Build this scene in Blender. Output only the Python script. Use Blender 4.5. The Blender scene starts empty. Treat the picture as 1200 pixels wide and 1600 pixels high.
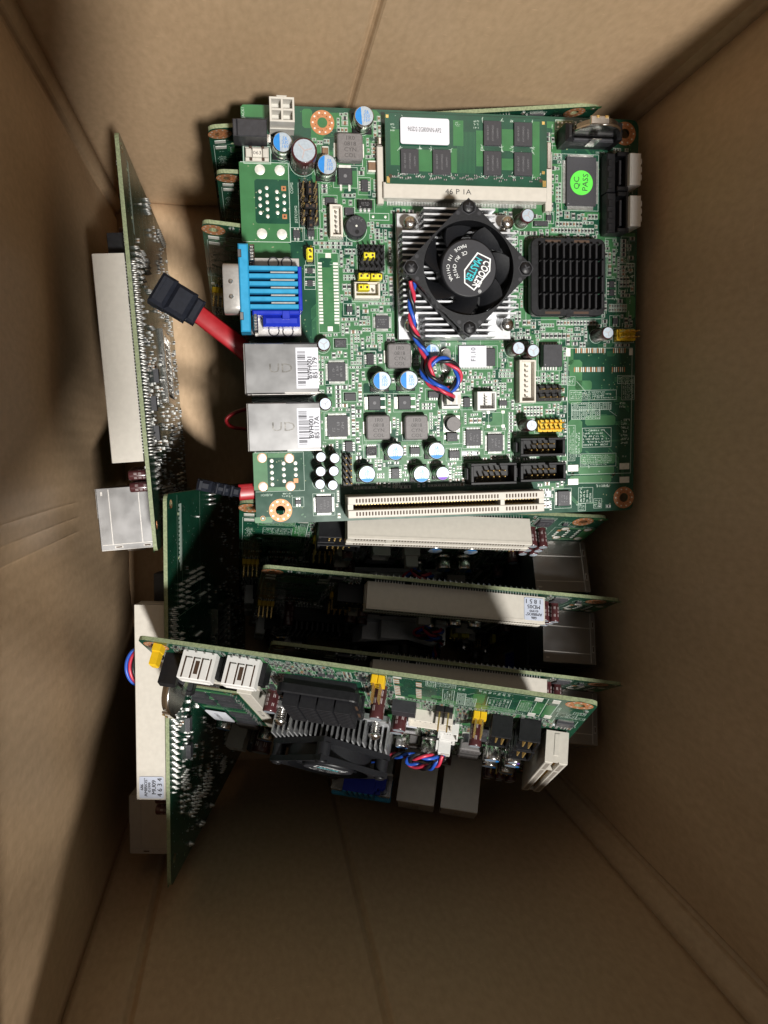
import bpy, math, random
from mathutils import Matrix, Vector
R_ = random.Random(7)
PI = math.pi
MM = 0.001
sc = bpy.context.scene
col = sc.collection

# ---------------------------------------------------------------- camera, world, lamp, exposure
CAM_H = 502.0                                   # camera height over the box floor, mm
CM = Matrix(((0.985581, 0.013331, -0.168676), (0.0, 0.996891, 0.078789), (0.169202, -0.077653, 0.982517)))
cd = bpy.data.cameras.new("camera")
cam = bpy.data.objects.new("camera", cd)
col.objects.link(cam)
cam.matrix_world = Matrix.Translation((0, 0, CAM_H * MM)) @ CM.to_4x4()
cd.sensor_fit = 'VERTICAL'
cd.sensor_height = 36.0
cd.sensor_width = 27.0
cd.lens = 36.0 * 1202 / 1600
cd.clip_start = 0.005
cd.clip_end = 50
sc.camera = cam

w = bpy.data.worlds.new("World")
sc.world = w
w.use_nodes = True
bg = w.node_tree.nodes["Background"]
bg.inputs[0].default_value = (1.0, 0.94, 0.86, 1)
bg.inputs[1].default_value = 0.17

ld = bpy.data.lights.new("ceiling_lamp", 'AREA')
ld.shape = 'DISK'
ld.size = 0.27
ld.energy = 118.0
ld.color = (1.0, 0.97, 0.92)
lamp = bpy.data.objects.new("ceiling_lamp", ld)
col.objects.link(lamp)
lamp.location = (0.430, -0.975, 2.672)
lamp.rotation_euler = (Vector((0.05, -0.02, 0.17)) - lamp.location).to_track_quat('-Z', 'Y').to_euler()

vs = sc.view_settings
vs.view_transform = 'Standard'
vs.look = 'None'
vs.gamma = 1
vs.exposure = 0.0
sc.render.engine = 'CYCLES'
sc.cycles.max_bounces = 8
sc.cycles.diffuse_bounces = 4
sc.cycles.glossy_bounces = 4
sc.cycles.caustics_reflective = False
sc.cycles.caustics_refractive = False
sc.cycles.use_denoising = True

# ---------------------------------------------------------------- materials
def mat(name, c, rough=0.5, metal=0.0, var=0.12, nscale=900.0, bump=0.0, coat=0.0, spec=0.5):
    m = bpy.data.materials.new(name)
    m.use_nodes = True
    nt = m.node_tree
    b = nt.nodes["Principled BSDF"]
    b.inputs["Roughness"].default_value = rough
    b.inputs["Metallic"].default_value = metal
    b.inputs["Coat Weight"].default_value = coat
    b.inputs["Specular IOR Level"].default_value = spec
    tc = nt.nodes.new("ShaderNodeTexCoord")
    n = nt.nodes.new("ShaderNodeTexNoise")
    n.inputs["Scale"].default_value = nscale
    n.inputs["Detail"].default_value = 3
    nt.links.new(tc.outputs["Object"], n.inputs["Vector"])
    r = nt.nodes.new("ShaderNodeValToRGB")
    r.color_ramp.elements[0].position = 0.3
    r.color_ramp.elements[1].position = 0.7
    r.color_ramp.elements[0].color = tuple(x * (1 - var) for x in c) + (1,)
    r.color_ramp.elements[1].color = tuple(min(1, x * (1 + var)) for x in c) + (1,)
    nt.links.new(n.outputs["Fac"], r.inputs["Fac"])
    nt.links.new(r.outputs["Color"], b.inputs["Base Color"])
    mr = nt.nodes.new("ShaderNodeMapRange")
    mr.inputs["To Min"].default_value = max(0.02, rough - 0.07)
    mr.inputs["To Max"].default_value = min(1, rough + 0.07)
    nt.links.new(n.outputs["Fac"], mr.inputs["Value"])
    nt.links.new(mr.outputs["Result"], b.inputs["Roughness"])
    if bump:
        bp = nt.nodes.new("ShaderNodeBump")
        bp.inputs["Strength"].default_value = bump
        bp.inputs["Distance"].default_value = 0.0003
        nt.links.new(n.outputs["Fac"], bp.inputs["Height"])
        nt.links.new(bp.outputs["Normal"], b.inputs["Normal"])
    return m

M = {}
M['mask'] = mat("solder_mask_dark", (0.009, 0.060, 0.034), 0.24, 0, 0.18, 120, spec=0.6)
M['pour'] = mat("solder_mask_over_copper", (0.036, 0.150, 0.052), 0.34, 0, 0.12, 160, spec=0.6)
M['trace'] = mat("solder_mask_trace", (0.032, 0.150, 0.060), 0.34, 0, 0.1, 200)
M['edge'] = mat("glass_fibre_edge", (0.225, 0.265, 0.150), 0.6, 0, 0.25, 1500)
M['silk'] = mat("white_silkscreen", (0.44, 0.54, 0.47), 0.6, 0, 0.1, 900)
M['copper'] = mat("bare_copper", (0.50, 0.215, 0.095), 0.42, 0.3, 0.2, 700)
M['tin'] = mat("solder", (0.58, 0.58, 0.56), 0.42, 0.85, 0.12, 900, 0.2)
M['pad'] = mat("tinned_pad", (0.78, 0.78, 0.72), 0.42, 0.45, 0.12, 500, 0.2)
M['steel'] = mat("brushed_steel", (0.30, 0.298, 0.30), 0.33, 1.0, 0.05, 120, 0.0)
M['zinc'] = mat("dull_zinc", (0.52, 0.50, 0.475), 0.38, 0.55, 0.05, 900, 0.05)
M['litsteel'] = mat("lit_steel", (0.56, 0.53, 0.49), 0.40, 0.45, 0.05, 300, 0.02)  # paler stand-in for the port steel, brightness of lit ports in its colour
M['chrome'] = mat("bright_steel", (0.72, 0.70, 0.67), 0.22, 1.0, 0.08, 500, 0.06)
M['alu'] = mat("aluminium", (0.56, 0.57, 0.585), 0.36, 0.9, 0.06, 800, 0.05)
M['aluedge'] = mat("aluminium_cut_edge", (0.60, 0.61, 0.63), 0.45, 0.6, 0.06, 800)
M['captop'] = mat("can_top", (0.44, 0.51, 0.58), 0.5, 0.6, 0.08, 1200)
M['cream'] = mat("cream_plastic", (0.53, 0.50, 0.445), 0.45, 0, 0.04, 500)
M['ivory'] = mat("ivory_plastic", (0.66, 0.62, 0.55), 0.42, 0, 0.04, 500)
M['nylon'] = mat("milky_nylon", (0.55, 0.53, 0.48), 0.4, 0, 0.06, 300)
M['white'] = mat("white_plastic", (0.70, 0.69, 0.67), 0.42, 0, 0.04, 500)
M['black'] = mat("black_plastic", (0.009, 0.009, 0.0105), 0.42, 0, 0.2, 700, 0.05, spec=0.35)
M['fan'] = mat("fan_plastic", (0.009, 0.0095, 0.0115), 0.46, 0, 0.15, 1500, 0.08, spec=0.38)
M['dull'] = mat("dark_grey_plastic", (0.026, 0.026, 0.031), 0.5, 0, 0.2, 700, 0.05)
M['chip'] = mat("chip_epoxy", (0.036, 0.036, 0.042), 0.48, 0, 0.15, 1800, 0.05)
M['chipprint'] = mat("chip_print", (0.16, 0.16, 0.17), 0.6, 0)
M['anod'] = mat("black_anodised", (0.010, 0.010, 0.012), 0.42, 0.0, 0.2, 900, 0.05)
M['inductor'] = mat("grey_ferrite", (0.17, 0.16, 0.16), 0.55, 0.1, 0.12, 1500, 0.15)
M['indprint'] = mat("ferrite_print", (0.06, 0.055, 0.055), 0.6, 0)
M['blue'] = mat("blue_plastic", (0.028, 0.29, 0.52), 0.35, 0, 0.08, 400)
M['royal'] = mat("royal_blue_plastic", (0.012, 0.03, 0.42), 0.35, 0, 0.08, 400)
M['capblue'] = mat("blue_ink", (0.02, 0.22, 0.62), 0.45, 0.1, 0.08, 800)
M['purple'] = mat("purple_ink", (0.16, 0.04, 0.42), 0.45, 0.1)
M['sleeve'] = mat("maroon_sleeve", (0.060, 0.016, 0.018), 0.30, 0, 0.12, 500, coat=0.3)
M['sleeveprint'] = mat("sleeve_print", (0.42, 0.36, 0.36), 0.5)
M['yellow'] = mat("yellow_plastic", (0.72, 0.45, 0.012), 0.42, 0, 0.06, 500)
M['lemon'] = mat("lemon_jumper", (0.78, 0.68, 0.03), 0.4, 0, 0.06, 500)
M['gold'] = mat("gold_plate", (0.80, 0.56, 0.20), 0.28, 0.9, 0.08, 700)
M['brown'] = mat("brown_ceramic", (0.20, 0.12, 0.07), 0.5, 0, 0.2, 900)
M['resist'] = mat("resistor_black", (0.02, 0.02, 0.022), 0.4, 0, 0.2, 900)
M['hole'] = mat("contact_recess", (0.055, 0.028, 0.014), 0.7, 0)
M['paper'] = mat("white_label", (0.64, 0.65, 0.71), 0.55, 0, 0.03, 400)
M['bluepaper'] = mat("bluish_label", (0.46, 0.50, 0.60), 0.5, 0, 0.05, 400)
M['ink'] = mat("black_ink", (0.02, 0.02, 0.025), 0.6, 0)
M['green'] = mat("green_sticker", (0.10, 0.66, 0.06), 0.5, 0, 0.04, 400)
M['teal'] = mat("teal_ink", (0.03, 0.50, 0.56), 0.5, 0)
M['badge'] = mat("badge_white", (0.78, 0.80, 0.80), 0.5, 0)
M['red'] = mat("red_cable", (0.33, 0.015, 0.021), 0.36, 0, 0.08, 300)
M['navy'] = mat("dark_blue_grey_plastic", (0.010, 0.012, 0.019), 0.6, 0, 0.2, 700, 0.05, spec=0.25)
M['wred'] = mat("red_wire", (0.52, 0.035, 0.07), 0.36, 0, 0.08, 300)
M['wblue'] = mat("blue_wire", (0.018, 0.085, 0.46), 0.36, 0, 0.08, 300)
M['wblack'] = mat("black_wire", (0.012, 0.012, 0.014), 0.36, 0, 0.08, 300)

def cardboard(name, c):
    m = bpy.data.materials.new(name)
    m.use_nodes = True
    nt = m.node_tree
    L = nt.links.new
    b = nt.nodes["Principled BSDF"]
    b.inputs["Roughness"].default_value = 0.52
    b.inputs["Specular IOR Level"].default_value = 0.35
    uv = nt.nodes.new("ShaderNodeUVMap")
    def noise(scale, detail=4, sx=1.0, sy=1.0):
        mp = nt.nodes.new("ShaderNodeMapping")
        mp.inputs["Scale"].default_value = (sx, sy, 1)
        n = nt.nodes.new("ShaderNodeTexNoise")
        n.inputs["Scale"].default_value = scale
        n.inputs["Detail"].default_value = detail
        L(uv.outputs[0], mp.inputs[0]); L(mp.outputs[0], n.inputs["Vector"])
        return n
    n1 = noise(9, 5)
    n2 = noise(420, 3, 1.0, 0.45)
    n3 = noise(60, 4, 1.0, 0.5)
    r = nt.nodes.new("ShaderNodeValToRGB")
    r.color_ramp.elements[0].position = 0.25
    r.color_ramp.elements[1].position = 0.75
    r.color_ramp.elements[0].color = tuple(x * 0.95 for x in c) + (1,)
    r.color_ramp.elements[1].color = tuple(x * 1.05 for x in c) + (1,)
    L(n1.outputs["Fac"], r.inputs["Fac"])
    r2 = nt.nodes.new("ShaderNodeValToRGB")
    r2.color_ramp.elements[0].position = 0.30
    r2.color_ramp.elements[1].position = 0.72
    r2.color_ramp.elements[0].color = (0.90, 0.89, 0.87, 1)
    r2.color_ramp.elements[1].color = (1.05, 1.05, 1.05, 1)
    L(n2.outputs["Fac"], r2.inputs["Fac"])
    mx = nt.nodes.new("ShaderNodeMix")
    mx.data_type = 'RGBA'; mx.blend_type = 'MULTIPLY'
    mx.inputs[0].default_value = 1.0
    L(r.outputs["Color"], mx.inputs[6]); L(r2.outputs["Color"], mx.inputs[7])
    r3 = nt.nodes.new("ShaderNodeValToRGB")                    # sparse pale fibres
    r3.color_ramp.elements[0].position = 0.66
    r3.color_ramp.elements[1].position = 0.76
    r3.color_ramp.elements[0].color = (0, 0, 0, 1)
    r3.color_ramp.elements[1].color = (0.5, 0.5, 0.5, 1)
    n4 = noise(260, 3, 1.0, 3.4)
    L(n4.outputs["Fac"], r3.inputs["Fac"])
    mx2 = nt.nodes.new("ShaderNodeMix")
    mx2.data_type = 'RGBA'
    L(r3.outputs["Color"], mx2.inputs[0]); L(mx.outputs[2], mx2.inputs[6])
    mx2.inputs[7].default_value = tuple(x * 1.35 for x in c) + (1,)
    L(mx2.outputs[2], b.inputs["Base Color"])
    wv = nt.nodes.new("ShaderNodeTexWave")                     # vertical flutes pressing through the liner
    wv.wave_type = 'BANDS'; wv.bands_direction = 'X'
    wv.inputs["Scale"].default_value = 45.0
    wv.inputs["Distortion"].default_value = 0.6
    wv.inputs["Detail"].default_value = 1
    L(uv.outputs[0], wv.inputs["Vector"])
    a1 = nt.nodes.new("ShaderNodeMath"); a1.operation = 'MULTIPLY_ADD'
    L(n3.outputs["Fac"], a1.inputs[0]); a1.inputs[1].default_value = 0.55
    ml = nt.nodes.new("ShaderNodeMath"); ml.operation = 'MULTIPLY'
    L(wv.outputs["Fac"], ml.inputs[0]); ml.inputs[1].default_value = 0.30
    L(ml.outputs[0], a1.inputs[2])
    a2 = nt.nodes.new("ShaderNodeMath"); a2.operation = 'MULTIPLY_ADD'
    L(n2.outputs["Fac"], a2.inputs[0]); a2.inputs[1].default_value = 0.25
    L(a1.outputs[0], a2.inputs[2])
    bp = nt.nodes.new("ShaderNodeBump")
    bp.inputs["Strength"].default_value = 0.26
    bp.inputs["Distance"].default_value = 0.0006
    L(a2.outputs[0], bp.inputs["Height"]); L(bp.outputs["Normal"], b.inputs["Normal"])
    return m
M['card'] = cardboard("kraft_cardboard", (0.53, 0.370, 0.228))

# ---------------------------------------------------------------- mesh builder (millimetres)
class MB:
    def __init__(s, *mats):
        s.v = []; s.f = []; s.mi = []; s.sm = []
        s.mats = list(mats)
        s.X = None
    def mid(s, m):
        if m not in s.mats: s.mats.append(m)
        return s.mats.index(m)
    def add(s, vs, fs, m, smooth=False):
        b = len(s.v)
        if s.X is not None: vs = [tuple(s.X @ Vector(p)) for p in vs]
        s.v += vs
        k = s.mid(m)
        for f in fs:
            s.f.append([b + i for i in f]); s.mi.append(k); s.sm.append(smooth)
    def box(s, x0, y0, z0, x1, y1, z1, m, c=0.0, top=None):
        if x0 > x1: x0, x1 = x1, x0
        if y0 > y1: y0, y1 = y1, y0
        lo = [(x0, y0, z0), (x1, y0, z0), (x1, y1, z0), (x0, y1, z0)]
        if c:
            c = min(c, (x1 - x0) * .45, (y1 - y0) * .45, (z1 - z0) * .9)
            mi = [(x, y, z1 - c) for x, y, z in lo]
            tp = [(x0 + c, y0 + c, z1), (x1 - c, y0 + c, z1), (x1 - c, y1 - c, z1), (x0 + c, y1 - c, z1)]
            s.add(lo + mi + tp, [(3, 2, 1, 0)] + [(i, (i + 1) % 4, 4 + (i + 1) % 4, 4 + i) for i in range(4)] +
                  [(4 + i, 4 + (i + 1) % 4, 8 + (i + 1) % 4, 8 + i) for i in range(4)], m)
            s.add(tp, [(0, 1, 2, 3)], top or m)
        else:
            tp = [(x, y, z1) for x, y, z in lo]
            s.add(lo + tp, [(3, 2, 1, 0)] + [(i, (i + 1) % 4, 4 + (i + 1) % 4, 4 + i) for i in range(4)], m)
            s.add(tp, [(0, 1, 2, 3)], top or m)
    def quad(s, x0, y0, x1, y1, z, m):
        s.add([(x0, y0, z), (x1, y0, z), (x1, y1, z), (x0, y1, z)], [(0, 1, 2, 3)], m)
    def line(s, x0, y0, x1, y1, wd, z, m):
        dx, dy = x1 - x0, y1 - y0
        l = math.hypot(dx, dy) or 1
        nx, ny = -dy / l * wd / 2, dx / l * wd / 2
        s.add([(x0 - nx, y0 - ny, z), (x1 - nx, y1 - ny, z), (x1 + nx, y1 + ny, z), (x0 + nx, y0 + ny, z)], [(0, 1, 2, 3)], m)
    def outline(s, x0, y0, x1, y1, wd, z, m):
        s.quad(x0, y0, x1, y0 + wd, z, m); s.quad(x0, y1 - wd, x1, y1, z, m)
        s.quad(x0, y0 + wd, x0 + wd, y1 - wd, z, m); s.quad(x1 - wd, y0 + wd, x1, y1 - wd, z, m)
    def prism(s, poly, z0, z1, m, top=None, smooth=False, bottom=True):
        n = len(poly)
        a = [(x, y, z0) for x, y in poly]; b = [(x, y, z1) for x, y in poly]
        s.add(a + b, [(i, (i + 1) % n, n + (i + 1) % n, n + i) for i in range(n)], m, smooth)
        s.add(b, [tuple(range(n))], top or m)
        if bottom: s.add(a, [tuple(range(n - 1, -1, -1))], m)
    def lathe(s, x, y, prof, m, n=20, cap=None):
        """prof: [(r, z)...] from bottom to top"""
        vs = []
        for r, z in prof:
            vs += [(x + r * math.cos(2 * PI * i / n), y + r * math.sin(2 * PI * i / n), z) for i in range(n)]
        fs = []
        for k in range(len(prof) - 1):
            fs += [(k * n + i, k * n + (i + 1) % n, (k + 1) * n + (i + 1) % n, (k + 1) * n + i) for i in range(n)]
        s.add(vs, fs, m, True)
        r, z = prof[-1]
        if r > 0.01:
            s.add([(x + r * math.cos(2 * PI * i / n), y + r * math.sin(2 * PI * i / n), z) for i in range(n)], [tuple(range(n))], cap or m)
    def ring(s, x, y, z, r0, r1, m, n=24):
        vs = [(x + r * math.cos(2 * PI * i / n), y + r * math.sin(2 * PI * i / n), z) for r in (r0, r1) for i in range(n)]
        s.add(vs, [(i, n + i, n + (i + 1) % n, (i + 1) % n) for i in range(n)], m)
    def disc(s, x, y, z, r, m, n=12, a0=0):
        s.add([(x + r * math.cos(a0 + 2 * PI * i / n), y + r * math.sin(a0 + 2 * PI * i / n), z) for i in range(n)], [tuple(range(n))], m)
    def tube(s, pts, r, m, n=6, flat=None):
        P = [Vector(p) for p in pts]
        vs = []; up = Vector((0, 0, 1))
        for i, p in enumerate(P):
            t = (P[min(i + 1, len(P) - 1)] - P[max(i - 1, 0)]).normalized()
            a = t.cross(up)
            if a.length < 1e-4: a = Vector((1, 0, 0))
            a.normalize(); b = a.cross(t).normalized()
            ra, rb = (flat if flat else (r, r))
            vs += [tuple(p + a * ra * math.cos(2 * PI * k / n) + b * rb * math.sin(2 * PI * k / n)) for k in range(n)]
        fs = []
        for i in range(len(P) - 1):
            fs += [(i * n + k, i * n + (k + 1) % n, (i + 1) * n + (k + 1) % n, (i + 1) * n + k) for k in range(n)]
        fs += [tuple(range(n - 1, -1, -1)), tuple((len(P) - 1) * n + k for k in range(n))]
        s.add(vs, fs, m, True)
    def text(s, txt, x, y, z, size, rot, m, align='C', sx=1.0):
        vs, fs, wd = glyphs(txt)
        c, d = math.cos(rot), math.sin(rot)
        ox = -wd / 2 if align == 'C' else 0
        out = []
        for a, b in vs:
            a = (a + ox) * size * sx; b = (b - 0.35) * size
            out.append((x + a * c - b * d, y + a * d + b * c, z))
        s.add(out, fs, m)
    def scribble(s, x0, y0, x1, y1, z, m, rows=2, rnd=R_, horiz=True):
        """rows of illegible small print"""
        W, H = (x1 - x0, y1 - y0) if horiz else (y1 - y0, x1 - x0)
        rh = H / rows
        if rh < 0.2 or W <= 0: return
        for k in range(rows):
            a = 0.0; lim = W * rnd.uniform(.7, 1)
            while a < lim:
                l = rnd.uniform(.25, .6) * rh
                if rnd.random() > .16:
                    b0 = k * rh + rh * .2; b1 = b0 + rh * .55
                    for q in range(2):
                        if rnd.random() < .5: u = (a, b0 + (b1 - b0) * rnd.choice((0, .42, .8)), a + l * .8, 0); u = (u[0], u[1], u[2], u[1] + rh * .14)
                        else:
                            t = a + l * rnd.choice((0, .6)); u = (t, b0, t + rh * .14, b1)
                        if horiz: s.quad(x0 + u[0], y0 + u[1], x0 + u[2], y0 + u[3], z, m)
                        else: s.quad(x1 - u[3], y0 + u[0], x1 - u[1], y0 + u[2], z, m)
                a += l
    def mesh(s, name):
        me = bpy.data.meshes.new(name)
        me.from_pydata([(x * MM, y * MM, z * MM) for x, y, z in s.v], [], s.f)
        for k in s.mats: me.materials.append(M[k])
        me.polygons.foreach_set("material_index", s.mi)
        me.polygons.foreach_set("use_smooth", s.sm)
        me.update()
        return me
    def build(s, name, parent=None, loc=(0, 0, 0), rotz=0, kind=None):
        return put(name, s.mesh(name), parent, loc, rotz, kind)

def put(name, me, parent=None, loc=(0, 0, 0), rotz=0, kind=None):
    o = bpy.data.objects.new(name, me)
    col.objects.link(o)
    o.location = Vector(loc) * MM
    o.rotation_euler = (0, 0, rotz)
    if parent: o.parent = parent
    if kind: o["kind"] = kind
    return o

_g = {}
def glyphs(txt):
    if txt not in _g:
        cu = bpy.data.curves.new("lettering", 'FONT')
        cu.body = txt; cu.size = 1.0; cu.resolution_u = 2
        ob = bpy.data.objects.new("lettering", cu)
        me = bpy.data.meshes.new_from_object(ob)
        vs = [(v.co.x, v.co.y) for v in me.vertices]
        fs = []
        for p in me.polygons:
            ids = list(p.vertices)
            fs.append(tuple(ids if p.normal.z > 0 else ids[::-1]))
        wd = max((v[0] for v in vs), default=0)
        bpy.data.objects.remove(ob); bpy.data.meshes.remove(me); bpy.data.curves.remove(cu)
        _g[txt] = (vs, fs, wd)
    return _g[txt]

def rrect(x0, y0, x1, y1, r, n=4):
    pts = []
    for cx, cy, a in ((x1 - r, y1 - r, 0), (x0 + r, y1 - r, 90), (x0 + r, y0 + r, 180), (x1 - r, y0 + r, 270)):
        for k in range(n + 1):
            t = math.radians(a + 90 * k / n)
            pts.append((cx + r * math.cos(t), cy + r * math.sin(t)))
    return pts

def tag(o, label, cat, group=None):
    o["label"] = label; o["category"] = cat
    if group: o["group"] = group

def empty(name):
    o = bpy.data.objects.new(name, None)
    o.empty_display_size = 0.01
    col.objects.link(o)
    return o

# ---------------------------------------------------------------- the cardboard box
box = empty("cardboard_box")
tag(box, "open brown cardboard box with creased corners holding all the boards", "box")
XL, XR, YF, YB, TOP = -78.0, 180.0, -201.0, 147.0, 296.0
def panel(path, name, bulge, crease=(), ridge=(), top=TOP, z0=0.0, seed=1, back=0.0):
    """vertical cardboard sheet along a plan path [(x, y)...] run anticlockwise; bulge pushes its middle outwards"""
    rn = random.Random(seed)
    L = [0]
    for a, b in zip(path, path[1:]): L.append(L[-1] + math.hypot(b[0] - a[0], b[1] - a[1]))
    tot = L[-1]
    us = set(round(tot * k / 90, 2) for k in range(91)) | set(round(x, 2) for x in L)
    for c in crease:
        for d in (-2.4, -1.6, -.8, 0, .8, 1.6, 2.4): us.add(round(c + d, 2))
    for c in ridge:
        for d in (-.7, -.35, 0, .35, .7): us.add(round(c + d, 2))
    us = sorted(us)
    zs = [z0 + (top - z0) * k / 44 for k in range(45)]
    ph = [rn.uniform(0, 6.28) for _ in range(6)]
    vs = []; uv = []
    for z in zs:
        for u in us:
            k = max(i for i in range(len(L) - 1) if L[i] <= u + 1e-6)
            t = (u - L[k]) / (L[k + 1] - L[k])
            a, b = path[k], path[k + 1]
            dx, dy = (b[0] - a[0]) / (L[k + 1] - L[k]), (b[1] - a[1]) / (L[k + 1] - L[k])
            nx, ny = dy, -dx
            edge = min(1, u / 14, (tot - u) / 14)
            e = math.sin(PI * u / tot) * bulge * math.sin(PI * min(1, max(0, z / 330)))
            e += edge * (0.6 * math.sin(u * .05 + ph[0]) * math.sin(z * .021 + ph[1]) + 0.3 * math.sin(u * .13 + ph[2] + z * .05))
            for c in crease:
                q = abs(u - c)
                if q < 2.4: e += 1.9 * math.cos(q / 2.4 * PI / 2) ** 2
            for c in ridge:
                q = abs(u - c)
                if q < .7 and 130 < z < 262: e -= .22 * (1 - q / .7) * (.6 + .4 * math.sin(z * .3 + c))
            e += back * z / 287.0
            vs.append((a[0] + (b[0] - a[0]) * t + nx * e, a[1] + (b[1] - a[1]) * t + ny * e, z))
            uv.append((u * MM, z * MM))
    n = len(us)
    fs = [(j * n + i, j * n + i + 1, (j + 1) * n + i + 1, (j + 1) * n + i) for j in range(len(zs) - 1) for i in range(n - 1)]
    return sheet(name, vs, fs, uv)
def sheet(name, vs, fs, uv):
    me = bpy.data.meshes.new(name)
    me.from_pydata([(x * MM, y * MM, z * MM) for x, y, z in vs], [], [f[::-1] for f in fs])
    me.materials.append(M['card'])
    ul = me.uv_layers.new(name="UVMap")
    for lp in me.loops: ul.data[lp.index].uv = uv[lp.vertex_index]
    for p in me.polygons: p.use_smooth = True
    me.set_sharp_from_angle(angle=math.radians(16))
    o = bpy.data.objects.new(name, me)
    col.objects.link(o)
    o.parent = box
    so = o.modifiers.new("thickness", 'SOLIDIFY')
    so.thickness = 0.004; so.offset = -1
    return o
XB = 173.0                                          # the back right corner is pulled in a little
FLc, FRc, BRc, BLc = (XL + 9, YF), (XR - 10, YF), (XB, YB + 1), (XL + 3, YB + 2)
panel([FLc, FRc], "side_panel", 2, (23, 114.5), seed=1)
panel([FRc, (XR - 1.5, YF + 9), (XR - 1, YF + 60), BRc], "side_panel", 1.2, (12.7,), top=345.0, seed=2)
panel([BRc, (XB - 5, YB + 3), (XL + 11, YB + 3), BLc], "side_panel", 2.5, (128.5,), seed=3)
panel([BLc, (XL, YB - 5), (XL, 10), (XL + 1.5, -70), (XL + 4.5, -140), FLc], "side_panel", 2, (8,), (173, 180, 186.5), seed=4)
def flap(name, a, b, out, dz, top=TOP):
    """flap hinged on a wall's top edge from a to b, its free edge moved by (out, dz)"""
    vs = []; uv = []
    for j in range(9):
        for i in range(31):
            t, q = i / 30, j / 8
            bow = 1.5 * math.sin(PI * q) * math.sin(PI * t)
            vs.append((a[0] + (b[0] - a[0]) * t + out[0] * q, a[1] + (b[1] - a[1]) * t + out[1] * q + bow * .3, top + .6 + dz * q))
            uv.append((t * .26, .29 + q * .1))
    sheet(name, vs, [(j * 31 + i, j * 31 + i + 1, (j + 1) * 31 + i + 1, (j + 1) * 31 + i) for j in range(8) for i in range(30)], uv)
flap("top_flap", FLc, FRc, (0, -4), 48)
flap("top_flap", (XR - 1, YF + 12), BRc, (70, 0), -95, 345.0)
flap("top_flap", BRc, BLc, (0, 55), -110)
flap("top_flap", BLc, (XL + 6, YF + 10), (-80, 0), -90)
fl = []; fu = []; ff = []
for j in range(31):
    for i in range(21):
        x = XL - 4 + (XR - XL + 8) * i / 20; y = YF - 4 + (YB - YF + 8) * j / 30
        fl.append((x, y, 0.4 * math.sin(x * .04 + 1) * math.sin(y * .05))); fu.append((x * MM, y * MM))
ff = [(j * 21 + i, j * 21 + i + 1, (j + 1) * 21 + i + 1, (j + 1) * 21 + i) for j in range(30) for i in range(20)]
sheet("bottom_panel", fl, ff, fu)

# ---------------------------------------------------------------- the motherboard (local frame: x right, y up, z out of the component side, origin mid-board)
board = empty("motherboard")
OCC = []                                            # occupied rectangles
def occ(x0, y0, x1, y1, g=0.5):
    OCC.append((min(x0, x1) - g, min(y0, y1) - g, max(x0, x1) + g, max(y0, y1) + g))
silk = MB('silk')
SW, SZ = 0.16, 0.05

# bare board with its holes
HOLES = [(-52.32,78.99), (78.7, 79.2), (-74.66,-79.44), (80.44,-79.09)]
SMALL = [(-81.45,-63.14), (72.61,32.13), (55.82,-67.76), (75.49,-68.33)]
def pcb_mesh():
    cu = bpy.data.curves.new("pcb", 'CURVE'); cu.dimensions = '2D'; cu.fill_mode = 'BOTH'
    def spl(pts):
        sp = cu.splines.new('POLY'); sp.points.add(len(pts) - 1)
        for q, (x, y) in zip(sp.points, pts): q.co = (x * MM, y * MM, 0, 1)
        sp.use_cyclic_u = True
    spl(rrect(-85, -85, 85, 85, 3.2))
    for (x, y), r in [(h, 2.05) for h in HOLES] + [(h, .85) for h in SMALL]:
        spl([(x + r * math.cos(2 * PI * k / 16), y + r * math.sin(2 * PI * k / 16)) for k in range(16)])
    cu.extrude = 0.8 * MM
    ob = bpy.data.objects.new("pcb", cu)
    me = bpy.data.meshes.new_from_object(ob)
    bpy.data.objects.remove(ob); bpy.data.curves.remove(cu)
    me.materials.clear(); me.materials.append(M['mask']); me.materials.append(M['edge'])
    for v in me.vertices: v.co.z -= 0.8 * MM
    for p in me.polygons:
        p.material_index = 0 if abs(p.normal.z) > .5 else 1
        p.use_smooth = False
    me.name = "circuit_board"
    return me
put("circuit_board", pcb_mesh(), board)
for hx, hy in HOLES:
    b = MB('copper', 'tin')
    b.ring(0, 0, .06, 2.05, 4.9, 'copper', 28); pass
    b.lathe(0, 0, [(2.05, -1.6), (2.05, .06)], 'copper', 16)
    del b.f[-1], b.mi[-1], b.sm[-1]
    for k in range(10): b.disc(3.9 * math.cos(k * PI / 5), 3.9 * math.sin(k * PI / 5), .09, .42, 'pad', 6)
    for k in range(10): b.disc(3.0 * math.cos(k * PI / 5 + .3), 3.0 * math.sin(k * PI / 5 + .3), .09, .2, 'hole', 6)
    b.build("mounting_ring", board, (hx, hy, 0)); occ(hx - 5, hy - 5, hx + 5, hy + 5)

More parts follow.
